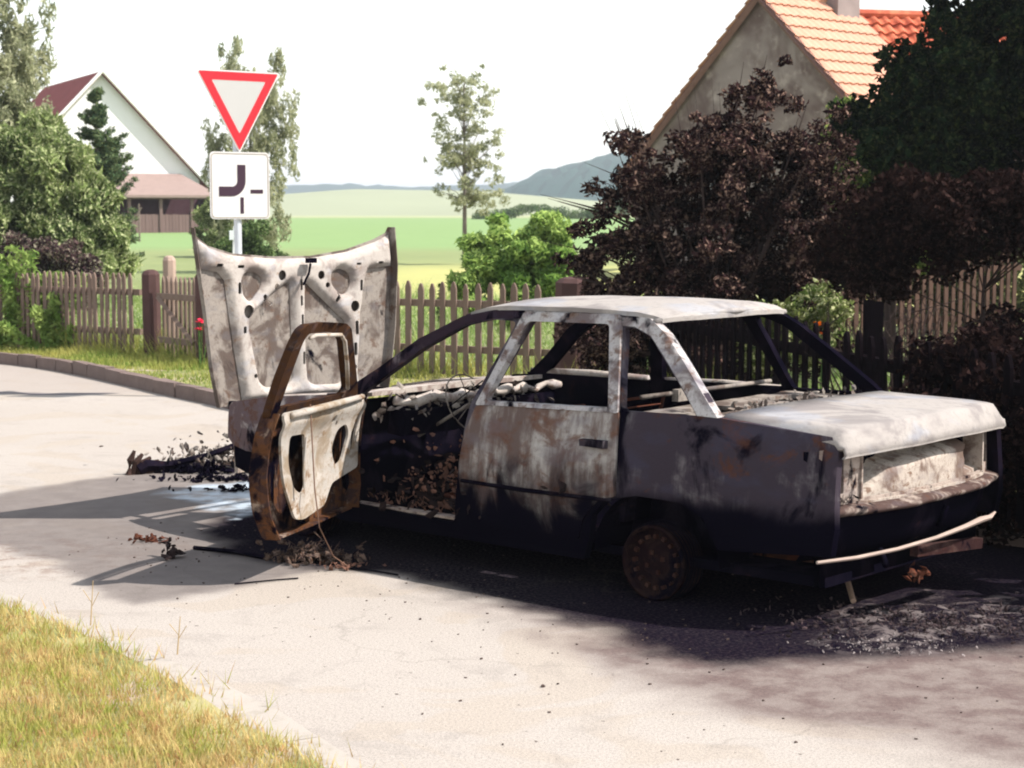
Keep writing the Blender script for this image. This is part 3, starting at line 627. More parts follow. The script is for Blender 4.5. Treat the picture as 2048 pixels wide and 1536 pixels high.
def flower(x, y, h, col, label, n=5, sp=.12, group=None, r=.035):
    root = empty('flower', (x, y, .1)); tag(root, label, 'flower', group); mb = MB(); hb = MB(); 
    for i in range(n):
        t = Vector((rng.normal() * sp, rng.normal() * sp * .5, h * rng.uniform(.8, 1.05))); mb.tube([(t.x * .3, t.y * .3, 0), (t.x * .7, t.y * .7, h * .5), tuple(t)], .005, 4)
        for k in range(9):
            a = rng.uniform(0, 6.28); d = Vector((math.cos(a), math.sin(a), rng.uniform(-.2, .7))) * r; e = Vector((-d.y, d.x, .01)) * .6
            hb.add([t, t + d * .7 + e, t + d * 1.2, t + d * .7 - e], [(0, 1, 2, 3)])
    mb.build('stem', plain('stem_green', (.06, .12, .03), .8), root); hb.build('blossom', leafmat('petal_' + label[:6], col, tuple(v * .8 for v in col), None, .4), root)
flower(-3.50, 19.9, .56, (.75, .04, .09), 'pink red blossoms beside the left edge of the bonnet', 4, .05, r=.045)
for (x, y, n_) in ((2.05, 13.6, 3), (2.18, 13.2, 2)):
    pass
flower(2.30, 13.45, .88, (.85, .20, .02), 'orange blossoms behind the black fence, near the roof corner of the car', 3, .05, r=.03)
flower(2.62, 13.4, .86, (.80, .15, .03), 'orange blossoms behind the black fence, farther right by the charred post', 3, .05, r=.03)

def weeds():
    # grass along kerb and fence, left part of the picture
    n = 46000; t = rng.random(n); K = np.array(KP); F_ = np.array([(-12, 26.2), (-4.5, 21.6), (-3.4, 20.35), (.45, 18.25), (1.45, 15), (2.2, 11.7), (3.3, 8)])
    def along(P, t):
        L = np.r_[0, np.cumsum(np.hypot(*np.diff(P, axis=0).T))]; s = t * L[-1]; return np.c_[np.interp(s, L, P[:, 0]), np.interp(s, L, P[:, 1])]
    K2 = np.array([p for p in KP if -12.3 < p[0] < 3.3]); A = along(K2, t); B = along(F_, t); q = rng.random(n) ** .8; nz_ = np.array([noise.noise((a * 1.2, b * 1.2, 0)) for a, b in A])
    P = A + (B - A) * (.06 + q[:, None] * 1.12); dens = np.array([noise.noise((a * .9, b * .9, 4)) for a, b in P])
    k = ((dens > -.12) | (rng.random(n) < .25)) & ~((P[:, 0] > 1.0) & (P[:, 1] < 12.2)); P = P[k]; q = q[k]; dens = dens[k]
    H = .05 + .10 * q + .10 * np.clip(dens, 0, 1) + (np.abs(q - .86) < .1) * rng.uniform(0, .28, len(q))
    Z = np.array([gz(a, b) - .02 for a, b in P]); grass_blades('grass', P[:, 0], P[:, 1], Z, H * rng.uniform(.5, 1.2, len(H)), .014, M_TALLGRASS)
    # garden growth behind the fence, bright green
    n = 42000; X = rng.uniform(-8, 4.5, n); Y = rng.uniform(12, 34, n); Fy = np.interp(X, [-12, -4.5, -3.4, .45, 1.45, 2.2, 3.3], [26.2, 21.6, 20.35, 18.25, 15, 11.7, 8]); k = (Y > Fy + .35)
    X, Y = X[k], Y[k]; d = np.array([noise.noise((a * .7, b * .7, 2)) for a, b in zip(X, Y)]); Z = np.array([gz(a, b) - .02 for a, b in zip(X, Y)])
    grass_blades('grass', X, Y, Z, np.clip(.22 + .35 * d, .08, .6) * rng.uniform(.6, 1.3, len(X)), .03, leafmat('garden_green', (.12, .20, .05), (.25, .31, .10), (.38, .40, .24), .45, 1.2))
weeds()
def tall_weed(x, y, h, label):
    root = empty('tall_weed', (x, y, .1)); tag(root, label, 'weed', 'tall weeds on the left fence'); mb = MB(); cl = []; rd = []
    for i in range(9):
        t = Vector((rng.normal() * .24, rng.normal() * .08, h * rng.uniform(.45, 1.05))); mb.tube([(t.x * .3, t.y * .3, 0), tuple(t)], [.012, .004], 4)
        for q in np.linspace(.12, 1, 12): cl.append((t.x * (.3 + .7 * q), t.y * (.3 + .7 * q), t.z * q)); rd.append((.09, .07, .07))
    mb.build('stem', plain('weed_stem', (.12, .18, .05), .8), root); crown('leaves', cl, rd, 2300, .06, leafmat('weed_leaf', (.12, .20, .045), (.26, .33, .10), None, .4, 3), root, elong=1.8)
tall_weed(-6.35, 22.75, 1.25, 'pale green weed clump growing up over the left fence, nearest the edge')
tall_weed(-5.95, 22.6, 1.28, 'tall green weed clump on the left fence below the spruce')
tall_weed(-5.6, 22.2, .7, 'lower weed clump at the foot of the left fence')
o = tall_weed
mull = MB(); mull.tube([(0, 0, 0), (.02, 0, .75)], .008, 4); cl = [(.02 * q, 0, .75 * q) for q in np.linspace(.1, 1, 12)]
r_ = empty('meadow_weed', (-1.0, 24.5, .1)); tag(r_, 'single dark weed stalk rising behind the fence in the yellow meadow', 'weed'); mull.build('stem', M_BARK, r_); crown('leaves', cl, [(.05, .05, .03)] * 12, 260, .06, ML_A, r_)
for (x, y, h) in ((-1.38, 7.2, .16), (-1.86, 7.72, .2)):
    s_ = MB(); s_.tube([(0, 0, 0), (.015, 0, h)], [.003, .0015], 4); s_.tube([(.005, 0, h * .4), (.04, 0, h * .75)], .0015, 4); s_.tube([(.008, 0, h * .5), (-.03, 0, h * .8)], .0015, 4)
    q = s_.build('dry_stalk', plain('dry_stalk', (.28, .20, .10), .9)); q.location = (x, y, .03); tag(q, 'dry seed stalk at the grass edge, nearer the camera' if y < 7.5 else 'dry seed stalk at the grass edge, nearer the left border', 'weed', 'dry stalks on the grass edge')

# ------------------------------------------------------------------ buildings
def barn():
    M_G = plain('barn_gable', (.52, .51, .51), .9, .04, 1); M_RF = plain('barn_roof', (.13, .035, .035), .9, .25, 2); M_WD = NT('barn_boards')
    c = M_WD.mix(M_WD.noise(2, 4, .6, vec=M_WD.scaled((9, 9, .3))), (.06, .035, .033), (.17, .115, .105)); M_WD = M_WD.fin(c, .9)
    b = empty('barn', (-19.4, 85, .75), R(27)); tag(b, 'barn with a tall pale gable, dark red roof and a low lean-to shed', 'barn')
    w_, ev, ap = 4.7, 2.75, 7.65
    sheet('gable_wall', [(-w_, 0), (w_, 0), (w_, ev), (0, ap), (-w_, ev)], [], lambda a, c: (a, 0, c), lambda a, c: (a, .3, c), M_G, b, 1.0, False)
    for s_ in (-1, 1):
        P = [(-.35, 0), (12, 0), (12, 7.0), (-.35, 7.0)]; n_ = math.hypot(w_ + .5, ap - ev + .5)
        f = lambda a, c, s_=s_, o=0: (s_ * (c / 7.0) * (w_ + .5), a, ap + .12 + o - (c / 7.0) * (ap - ev + .55))
        sheet('roof', P, [], lambda a, c: f(a, c), lambda a, c: f(a, c, o=-.13), M_RF, b, 1.5, False)
    v = MB(); v.tube([(-w_ - .4, -.34, ev - .35), (0, -.34, ap + .12)], .08, 4); v.tube([(0, -.34, ap + .12), (w_ + .4, -.34, ev - .35)], .08, 4); v.build('verge_board', plain('verge_board', (.62, .6, .58), .8, .05), b)
    for x0, x1 in ((w_ - .002, w_ - .2), (-w_ + .002, -w_ + .2)):
        t = MB(); t.box(((x0 + x1) / 2, 6.2, ev / 2), (.2, 11.7, ev - .1)); t.build('wall', M_G, b)
    # lean-to in front of the gable
    L0, L1 = -.9, 4.85
    sheet('lean_to_roof', [(L0, 0), (L1, 0), (L1 - 1.1, 2.6), (L0, 2.6)], [], lambda a, c: (a, -2.7 + c, 1.95 + c * .40), lambda a, c: (a, -2.7 + c, 1.83 + c * .40), plain('lean_to_tiles', (.19, .14, .125), .9, .15, 3), b, .5, False)
    t = MB(); 
    for i in range(int((L1 - L0 - .2) / .16)): t.box((L0 + .1 + i * .16, -2.35 + .01 * (i % 2), .52 + random.uniform(-.01, .01)), (.15, .03, 1.05))
    t.build('board_wall', M_WD, b)
    t = MB()
    for x in (L0 + .1, .6, 2.1, 3.6, L1 - .12): t.box((x, -2.35, .95), (.14, .14, 1.9))
    t.box(((L0 + L1) / 2, -2.35, 1.83), (L1 - L0, .12, .14)); t.build('posts', M_WD, b)
    t = MB(); t.box(((L0 + L1) / 2, -.03, 1.2), (L1 - L0 - .2, .05, 2.4)); t.box((L1 - .1, -1.2, .95), (.08, 2.2, 1.9)); t.build('back_wall', plain('shed_dark', (.05, .025, .03), .9), b)
    # leaning poles by the shed
    for (x, y, dx, h, lb) in ((-14.6, 70, 0, 1.5, 'thin upright pole in the grass by the shed'), (-15.4, 70, .9, 1.35, 'slanting pole in the grass by the shed')):
        p = MB(); p.tube([(0, 0, 0), (dx, 0, h)], .035, 5); q = p.build('pole', M_BARK); q.location = (x, y, gz(x, y)); tag(q, lb, 'pole')
barn()

def tile_roof(name, p0, uvec, vvec, nu, nv, wu, lv, mat, parent, amp=.05, step=.055):
    """pantiles: p0 top corner, uvec along ridge, vvec down the slope"""
    u = Vector(uvec).normalized(); v = Vector(vvec).normalized(); n = u.cross(v); 
    if n.z < 0: n = -n
    V = []; F = []; su = 6
    for j in range(nv):
        for e in (0, 1):
            for i in range(nu * su + 1):
                t = i / su; wv = math.cos(t * 2 * math.pi) * amp * .5; q = Vector(p0) + u * (t * wu) + v * ((j + e * 1.06) * lv) + n * (wv + (step * e) + .006 * ns(int(t), j, 3, 7.3)); V.append(q)
    W_ = nu * su + 1
    for j in range(2 * nv - 1):
        for i in range(nu * su): a = j * W_ + i; F.append((a, a + 1, a + W_ + 1, a + W_))
    return mesh(name, V, F, mat, parent)
def house():
    A = Vector((5.79, 42, 6.88)); rd = Vector((2.87, 2.6, 0)).normalized(); gd = Vector((.67, -.74, 0)).normalized(); K = .955
    h = empty('house', (5.79, 42, .2), 0); tag(h, 'old farmhouse with a stained grey gable, orange tiled roof and chimney', 'house')
    off = Vector((-5.79, -42, -.2)); W = 4.0
    m = NT('gable_plaster'); c = m.mix(m.step(m.noise(.55, 4, .6, dist=.5), .40, .62), (.165, .138, .135), (.078, .054, .052)); c = m.mix(m.math('MULTIPLY', m.step(m.noise(2.5, 5, .7), .5, .7), .5), c, (.30, .26, .25)); m.fin(c, .95, m.bump(m.noise(6, 4), .4, .03))
    def g(a, z, d=0): return Vector((A.x, A.y, 0)) + gd * a + rd * d + off + Vector((0, 0, z))
    ev = A.z - W * K; win = [(-1.7, 2.2), (-1.0, 2.2), (-1.0, 3.2), (-1.7, 3.2)]
    sheet('gable_wall', [(-W, .1), (W, .1), (W, ev), (0, A.z), (-W, ev)], [win], lambda a, z: g(a, z), lambda a, z: g(a, z, .35), m.m, h, .8, False)
    wf = sheet('window', [(-1.7, 2.2), (-1.0, 2.2), (-1.0, 3.2), (-1.7, 3.2)], [[(-1.62, 2.28), (-1.38, 2.28), (-1.38, 3.12), (-1.62, 3.12)], [(-1.32, 2.28), (-1.08, 2.28), (-1.08, 3.12), (-1.32, 3.12)]], lambda a, z: g(a, z, .10), lambda a, z: g(a, z, .16), plain('window_frame_white', (.5, .5, .5), .6, .1), h, .3, False)
    sheet('pane', [(-1.69, 2.21), (-1.01, 2.21), (-1.01, 3.19), (-1.69, 3.19)], [], lambda a, z: g(a, z, .165), lambda a, z: g(a, z, .175), plain('glass_dark', (.03, .04, .06), .1, .1, spec=.5), wf, .5, False)
    mt = NT('pale_tiles'); c = mt.mix(mt.noise(3, 4, .6), (.33, .15, .095), (.42, .245, .175)); mt.fin(c, .85)
    mt2 = NT('orange_tiles'); c = mt2.mix(mt2.step(mt2.noise(2.2, 4, .7), .4, .6), (.27, .05, .022), (.42, .12, .06)); mt2.fin(c, .8)
    dn = lambda s_: (gd * s_ + Vector((0, 0, -K)))
    top = g(0, A.z + .06, -.22); sl = math.hypot(W + .3, (W + .3) * K)
    lv = sl / 15
    tile_roof('roof', top, rd, dn(1), 13, 15, .27, lv, mt.m, h, .035, .05)
    tile_roof('roof', top, rd, dn(-1), 13, 15, .27, lv, mt.m, h, .035, .05)
    r = MB(); r.tube([top + Vector((0, 0, .03)), g(0, A.z + .09, 3.3)], .11, 8); r.build('ridge_tiles', mt.m, h)
    r = MB()
    for s_ in (-1, 1): r.tube([g(0, A.z - .02, -.12), g(s_ * (W + .1), ev - .12, -.12)], .09, 4)
    r.build('verge_board', plain('verge_dark', (.12, .07, .065), .9), h)
    # wing roof to the right, slope facing the road
    wp = g(.05, A.z - .22, 3.25); wu = Vector((1, .22, 0)).normalized(); wd = Vector((.22 * .7, -1 * .7, -.72))
    tile_roof('wing_roof', wp, wu, wd, 18, 10, .30, .34, mt2.m, h, .085, .075)
    t = MB(); t.tube([wp + Vector((-.05, 0, .05)), wp + wu * 5.4 + Vector((0, 0, .05))], .11, 8); t.build('ridge_tiles', mt2.m, h)
    e = wp + Vector(wd).normalized() * 3.4
    t = MB(); t.box(tuple((e + wu * 2.7 + Vector((0, .35, -1.45)))), (5.3, .3, 2.7), Matrix.Rotation(math.atan2(wu.y, wu.x), 4, 'Z')); t.build('wall', m.m, h)
    ch = g(.15, A.z + .42, 2.75); t = MB(); rot = Matrix.Rotation(math.atan2(rd.y, rd.x), 4, 'Z'); t.box(tuple(ch), (.85, .55, 1.5), rot); t.box(tuple(ch + Vector((0, 0, .74))), (.97, .67, .12), rot); t.build('chimney', plain('chimney_render', (.17, .14, .135), .9, .3, 2), h)
    sheet('side_wall', [(0, .1), (4.3, .1), (4.3, ev - .1), (0, ev - .1)], [], lambda a, z: g(W - .1, z, a + .36), lambda a, z: g(W - .4, z, a + .36), m.m, h, 1.5, False)
house()

# ------------------------------------------------------------------ the burnt car
CX, CY, AL = 2.05, 8.2, .722
car = empty('burnt_car', (CX, CY, 0), math.pi - AL)
tag(car, 'burnt out four door saloon car, doors and bonnet open, paint burnt to ash and rust', 'car')
# car axes: +x forward, +y left (towards the camera), z up
MC_SIDE = burnt('burnt_side', (.095, .085, .09), (.030, .024, .031), (.05, .021, .013), t_pale=.58, t_rust=.58, t_soot=.55, zsoot=(.46, .56, .18), scale=2.6, streak=.25)
MC_DOOR = burnt('burnt_rear_door', (.27, .255, .24), (.085, .062, .056), (.075, .038, .026), soft=1.7, t_pale=.53, t_rust=.54, t_soot=.63, soot_shade=(.0022, .0018, .0045), zsoot=(.36, .66, .8), scale=3.4, streak=.45)
MC_TOP = burnt('burnt_top', (.235, .215, .20), (.155, .14, .135), (.15, .105, .075), t_pale=.47, t_rust=.70, t_soot=.74, scale=2.4)
MC_PILL = burnt('burnt_pillar', (.29, .275, .27), (.10, .08, .08), (.075, .042, .030), soft=1.4, t_pale=.46, t_rust=.56, t_soot=.62, scale=6)
MC_PILLD = burnt('burnt_pillar_dark', (.10, .08, .085), (.020, .013, .018), (.045, .02, .014), t_pale=.66, t_rust=.6, t_soot=.55, scale=6)
MC_BON = burnt('burnt_bonnet_frame', (.30, .27, .245), (.185, .155, .14), (.15, .095, .06), t_pale=.45, t_rust=.64, t_soot=.74, scale=3.5)
MC_BONS = burnt('burnt_bonnet_skin', (.185, .162, .142), (.075, .058, .050), (.07, .042, .030), t_pale=.49, t_rust=.60, t_soot=.63, scale=4.5)
MC_REAR = burnt('burnt_rear', (.27, .225, .195), (.085, .055, .047), (.08, .04, .025), t_pale=.44, t_rust=.58, t_soot=.60, scale=6)
MC_REARB = burnt('burnt_recess', (.30, .26, .225), (.12, .085, .07), (.09, .05, .032), t_pale=.48, t_rust=.60, t_soot=.66, scale=5)
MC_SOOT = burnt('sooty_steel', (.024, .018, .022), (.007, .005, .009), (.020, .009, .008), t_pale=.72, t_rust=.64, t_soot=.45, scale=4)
MC_RUST = burnt('rusty_steel', (.10, .055, .04), (.05, .02, .014), (.07, .024, .014), t_pale=.62, t_rust=.5, t_soot=.66, scale=9)
MC_DIN = burnt('burnt_door_inner', (.29, .26, .23), (.19, .15, .11), (.12, .07, .035), t_pale=.47, t_rust=.58, t_soot=.75, scale=5)
MC_DSK = burnt('burnt_door_skin', (.24, .18, .14), (.030, .017, .015), (.065, .028, .012), t_pale=.62, t_rust=.47, t_soot=.55, scale=6)
MC_ASHB = burnt('ashen_cowl', (.30, .265, .235), (.17, .13, .115), (.09, .05, .035), t_pale=.45, t_rust=.62, t_soot=.66, scale=7)
def Wd(x, z):
    if z <= .87: b = .792 + .055 * max(0, 1 - ((z - .48) / .39) ** 2)
    else: b = .792 - (z - .87) * .485
    if x < .7: b -= .06 * ((.7 - x) / .7) ** 2
    if x > 3.5: b -= .11 * ((x - 3.5) / .85) ** 2
    return b
def sidef(sg, off=0, amp=.006, th=0):
    return lambda x, z: (x, sg * (Wd(x, z) + off - th + amp * ns(x, z, 3 + sg, 3.1)), z)
ARCH = [(1.50, .26), (1.47, .38), (1.38, .47), (1.2, .505), (.95, .50), (.82, .44), (.74, .30)]
def side_outer():
    return [(.16, .34), (.14, .46), (.15, .80), (.19, .862), (.5, .885), (.80, .905), (.86, .965), (1.05, 1.13), (1.20, 1.255), (1.32, 1.325), (1.45, 1.345), (2.1, 1.35), (2.35, 1.335), (2.55, 1.295), (2.82, 1.165), (3.06, .99), (3.27, .855), (3.40, .845), (3.41, .60), (3.38, .20), (3.3, .15), (1.55, .15)] + ARCH
F_OPEN = rnd([(3.20, .26), (2.40, .235), (2.36, .5), (2.32, .86), (2.17, 1.285), (2.34, 1.288), (2.52, 1.252), (2.78, 1.115), (3.02, .94), (3.16, .835), (3.23, .6)], .04)
R_WIN = rnd([(2.23, .885), (2.08, 1.30), (1.56, 1.30), (1.40, .90)], .03)
Q_WIN = rnd([(1.345, .895), (1.475, 1.285), (1.41, 1.285), (1.30, 1.245), (1.16, 1.13), (1.0, .99), (.90, .90)], .025)
# left side: quarter panel with C pillar, sill, cant rail and A pillar in one pressing
sheet('side_panel', side_outer(), [F_OPEN, R_WIN, Q_WIN], sidef(1), sidef(1, th=.045), MC_SIDE, car, .05)
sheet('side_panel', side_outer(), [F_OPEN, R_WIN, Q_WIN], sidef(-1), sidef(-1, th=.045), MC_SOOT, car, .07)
# pale skins of pillars and roof rails where soot burnt off (thin outer pressings 3 mm proud)
CP = [(.785, .903), (.866, .97), (1.056, 1.136), (1.206, 1.261), (1.327, 1.33), (1.45, 1.351), (2.14, 1.356), (2.14, 1.305), (1.56, 1.304), (1.50, 1.30), (1.495, 1.29), (1.41, 1.29), (1.295, 1.25), (1.155, 1.135), (.995, .995), (.90, .905)]
sheet('c_pillar', CP, [], sidef(1, .006, .004), sidef(1, -.048), MC_PILL, car, .04)
sheet('a_pillar', [(2.14, 1.35), (2.35, 1.337), (2.56, 1.297), (2.83, 1.167), (3.07, .993), (3.28, .86), (3.15, .84), (3.01, .945), (2.775, 1.12), (2.52, 1.258), (2.34, 1.294), (2.15, 1.30)], [], sidef(1, .006, .003), sidef(1, -.001), MC_PILLD, car, .04)
# right pillars, seen through the openings
# rear door, shut
RD = [(2.265, .868), (2.32, .72), (2.345, .55), (2.33, .38), (2.29, .25), (1.56, .25), (1.52, .36), (1.42, .47), (1.318, .49), (1.33, .70), (1.345, .892)]
rd_ = sheet('rear_door', rnd(RD, .02, 2), [], sidef(1, .012, .007), sidef(1, -.002), MC_DOOR, car, .04)
sheet('door_frame', rnd([(2.27, .86), (2.135, 1.335), (1.505, 1.345), (1.35, .885), (1.41, .885), (2.2, .866)], .015, 2), [rnd([(2.215, .885), (2.09, 1.29), (1.56, 1.297), (1.415, .905)], .025)], sidef(1, .018, .003), sidef(1, -.03), MC_PILL, rd_, .05)
hd = MB(); hd.box((1.46, .852, .735), (.15, .03, .035), None, .003); hd.build('handle', MC_SIDE, rd_)
tr = MB(); tr.tube([(2.32, .862, .47), (1.9, .868, .465), (1.34, .864, .47)], [.010, .012, .010], 6); tr.build('trim_strip', MC_SIDE, rd_)
# roof
def rooff(x, y):
    e = abs(y) / .60; xx = x + (.10 * (1 - e * e) * ((2.0 - x) / .9) if x > 2.3 else 0)
    z = 1.352 + .032 * (1 - e ** 2.4) + .012 * (1 - ((x - 1.9) / .65) ** 2) - (.035 * max(0, (1.42 - x) / .14) ** 2 if x < 1.42 else 0) - (.06 * max(0, (x - 2.25) / .35) ** 2 if x > 2.25 else 0)
    return (x - (0.05 * (1 - e * e) if x < 1.45 else 0), y, z + .006 * ns(x, y, 0, 2.2))
roof_o = [(1.29, -.54), (1.27, -.3), (1.265, 0), (1.27, .3), (1.29, .54), (1.36, .572), (2.3, .575), (2.53, .56), (2.58, .3), (2.6, 0), (2.58, -.3), (2.53, -.56), (2.3, -.575), (1.36, -.572)]
rf_ = sheet('roof', roof_o, [], rooff, lambda x, y: (rooff(x, y)[0], y, rooff(x, y)[2] - .022), MC_TOP, car, .06)
def hem(P, r, name, mat, par=car, k=6): t = MB(); t.tube(P, r, k); return t.build(name, mat, par, True)
hem([(1.30, .575, 1.318), (1.28, .35, 1.345), (1.215, 0, 1.352), (1.28, -.35, 1.345), (1.30, -.575, 1.318)], .015, 'rear_header', MC_TOP, rf_)
hem([(2.55, .56, 1.29), (2.66, .3, 1.31), (2.70, 0, 1.315), (2.66, -.3, 1.31), (2.55, -.56, 1.29)], .018, 'front_header', MC_PILLD, rf_)
# boot lid
PR = [(.80, .915), (.62, .914), (.42, .911), (.26, .905), (.165, .899), (.132, .894), (.112, .872), (.078, .822), (.068, .788), (.085, .772)]
def lidgrid(off):
    V = []; ys = np.r_[np.linspace(-.772, -.70, 6)[:-1], np.linspace(-.70, .70, 19), np.linspace(.70, .772, 6)[1:]]
    for y in ys:
        e = abs(y)
        for i, (x, z) in enumerate(PR):
            dz = -.062 * (max(0, e - .70) / .072) ** 2 if i < 7 else -.004 * (max(0, e - .70) / .072); cr = .012 * (1 - (e / .77) ** 2)
            xx = x + .07 * (e / .772) ** 3 * (1 - min(1, x / .5)) - .015 + (.0 if i < 9 else 0)
            if i == 0: xx -= .05 * (e / .77) ** 2 * -1 * 0
            inn = off
            V.append(Vector((xx + (inn if i > 4 else 0), y * (1 - (inn / .77 if e > .7 else 0)), z + dz + cr - (inn if i < 8 else -0) + .004 * ns(xx, y, 2, 3))))
    return V, len(ys)
def lid():
    A_, ny = lidgrid(0); B_, _ = lidgrid(.014); n = len(PR); F = []
    for j in range(ny - 1):
        for i in range(n - 1):
            a = j * n + i; F.append((a, a + 1, a + n + 1, a + n)); b = a + len(A_); F.append((b, b + n, b + n + 1, b + 1))
    k = len(A_)
    for j in range(ny - 1):
        for i in (0, n - 1): a = j * n + i; F.append((a, a + n, a + n + k, a + k))
    for i in range(n - 1):
        for j in (0, ny - 1): a = j * n + i; F.append((a, a + 1, a + 1 + k, a + k))
    return mesh('boot_lid', A_ + B_, F, MC_TOP, car, True)
lid()
# parcel shelf and rear scuttle
def box(name, c, d, mat, par=car, rz=0, jit=.0, rx=0, ry=0):
    t = MB(); t.box(c, d, Matrix.Rotation(rz, 4, 'Z') @ Matrix.Rotation(ry, 4, 'Y') @ Matrix.Rotation(rx, 4, 'X'), jit); return t.build(name, mat, par)
sheet('parcel_shelf', [(.80, -.70), (.80, .70), (1.32, .70), (1.32, -.70)], [rnd([(1.0, .2), (1.0, .52), (1.22, .52), (1.22, .2)], .05), rnd([(1.0, -.2), (1.0, -.52), (1.22, -.52), (1.22, -.2)], .05)], lambda x, y: (x, y, .885 + .008 * ns(x, y, 1, 8)), lambda x, y: (x, y, .865), MC_BONS, car, .06)
box('rear_seat_back', (1.36, 0, .60), (.03, 1.42, .52), MC_SOOT, ry=R(-8))
def flakes(name, n, c, d, size, mat, par=car, seed=1, tub=0):
    r = np.random.default_rng(seed); V = []; F = []; mb = MB()
    for i in range(n):
        p = Vector((c[0] + r.normal() * d[0], c[1] + r.normal() * d[1], c[2] + abs(r.normal()) * d[2])); s_ = size * r.uniform(.4, 1.5)
        a = Vector(r.normal(size=3)).normalized(); b = Vector(r.normal(size=3)); b = (b - a * b.dot(a)).normalized(); nn = a.cross(b)
        k = r.integers(5, 8); ring = [p + (a * math.cos(6.283 * j / k) * s_ * r.uniform(.6, 1.2) + b * math.sin(6.283 * j / k) * s_ * .6 * r.uniform(.5, 1.2)) + nn * r.uniform(-.2, .2) * s_ for j in range(k)]; b0 = p + nn * s_ * .25
        q = p - nn * s_ * .2; mb.add(ring + [b0, q], [(j, (j + 1) % k, k) for j in range(k)] + [((j + 1) % k, j, k + 1) for j in range(k)])
    for i in range(tub):
        p = Vector((c[0] + r.normal() * d[0], c[1] + r.normal() * d[1], c[2] + abs(r.normal()) * d[2])); P = [p]
        for _ in range(5): P.append(P[-1] + Vector(r.normal(size=3)) * size * .8)
        for q in P: q.z = max(q.z, c[2])
        mb.tube(P, size * .12, 4)
    o = mb.build(name, mat, par); o['kind'] = 'stuff' if par else 'thing'; return o
flakes('shelf_debris', 60, (.95, -.1, .90), (.06, .32, .012), .022, MC_BONS, seed=3)
# rear panel
def rx_(y, z): return .05 + .13 * (abs(y) / .8) ** 2.6
rear_holes = [rnd([(.735, .60), (.735, .775), (.675, .775), (.675, .60)], .015), rnd([(-.735, .60), (-.735, .775), (-.62, .775), (-.62, .60)], .02), rnd([(.575, .575), (.575, .79), (-.585, .79), (-.585, .575)], .012, 2)]
sheet('rear_panel', [(-.79, .53), (.79, .53), (.79, .80), (.72, .83), (-.72, .83), (-.79, .80)], rear_holes, lambda y, z: (rx_(y, z) + .045 + .004 * ns(y, z, 0, 6), y, z), lambda y, z: (rx_(y, z) + .06, y, z), MC_REAR, car, .045)
sheet('number_plate_recess', [(.60, .555), (.60, .80), (-.61, .80), (-.61, .555)], [rnd([(.54, .67), (.54, .755), (.47, .755), (.47, .665)], .015), rnd([(-.40, .68), (-.40, .775), (-.56, .775), (-.56, .70), (-.50, .67)], .03)],
      lambda y, z: (rx_(y, z) + .20 - .125 * max(1 / (1 + math.exp(min(40, (z - .70 - .045 * (.35 - y) / .7 + .5 * max(0, y - .36)) / .006))) * (1 if -.40 < y < .52 else max(0, 1 - (abs(y - .06) - .46) / .04)), 1 / (1 + math.exp(min(40, (z - .605) / .006)))) + .012 * ns(y, z, 0, 5), y, z), lambda y, z: (rx_(y, z) + .235, y, z), MC_REARB, car, .02)
for s_, y0, mt_ in ((1, .578, MC_REARB), (-1, -.588, MC_REARB)): box('divider', (rx_(y0, 0) + .12, y0, .685), (.17, .012, .225), mt_)
sheet('recess_floor', [(.0, .60), (.0, -.61), (.15, -.61), (.15, .60)], [], lambda a, y: (rx_(y, 0) + .035 + a, y, .562 + .004 * ns(a, y, 0, 9)), lambda a, y: (rx_(y, 0) + .035 + a, y, .55), MC_REARB, car, .05)
box('lamp_back', (.30, .70, .68), (.02, .20, .22), MC_SOOT); box('lamp_back', (.30, -.68, .68), (.02, .2, .22), MC_SOOT)
flakes('lamp_debris', 26, (.17, .70, .575), (.02, .045, .01), .016, MC_REAR, seed=8)
# ledge under the panel, then valance
def loft(name, prof, ys, fx, mat, par=car):
    V = []; n = len(prof); F = []
    for y in ys:
        for (x, z) in prof: V.append((fx(y) + x + .006 * ns(y, z, x, 6), y, z + .006 * ns(y, x, 2, 5)))
    for j in range(len(ys) - 1):
        for i in range(n - 1): a = j * n + i; F.append((a, a + 1, a + n + 1, a + n))
    return mesh(name, V, F, mat, par, True)
YS = np.linspace(-.80, .80, 41)
loft('rear_ledge', [(.055, .555), (.02, .548), (-.012, .54), (-.022, .528), (-.012, .512), (.03, .50), (.06, .50), (.06, .555)], YS, lambda y: rx_(y, 0), burnt('burnt_ledge', (.22, .18, .155), (.055, .036, .032), (.06, .03, .02), t_pale=.57, t_rust=.6, scale=7))
loft('rear_valance', [(.06, .505), (.05, .46), (.07, .40), (.10, .34), (.14, .30), (.16, .30), (.12, .36), (.09, .46)], YS, lambda y: rx_(y, 0), MC_SOOT)
loft('rear_inner_panel', [(.20, .78), (.20, .18), (.23, .18), (.23, .78)], YS * .93, lambda y: .05, MC_SOOT)
st = MB(); st.tube([(.14, .95, .338), (.06, .75, .342), (.0, .5, .352), (-.03, .2, .366), (-.045, -.05, .385), (-.05, -.2, .40), (-.045, -.30, .398), (-.035, -.37, .412)], [.008, .009, .009, .009, .012, .015, .012, .005], 6)
st.build('bumper_strip', plain('pale_strip', (.26, .20, .17), .8, .25, 12), car)
box('bumper_beam', (.03, -.02, .285), (.04, .60, .05), burnt('charred_beam', (.05, .03, .026), (.022, .011, .011), (.03, .012, .01), scale=9), rz=R(-2), rx=R(4))
flakes('tow_bracket', 16, (.05, .22, .17), (.015, .05, .03), .035, MC_RUST, seed=5)
hem([(.12, .45, .33), (.08, .47, .28), (.06, .5, .27)], .016, 'bracket', MC_SOOT); hem([(.12, -.1, .36), (.09, -.12, .46)], .014, 'bracket', MC_SOOT)
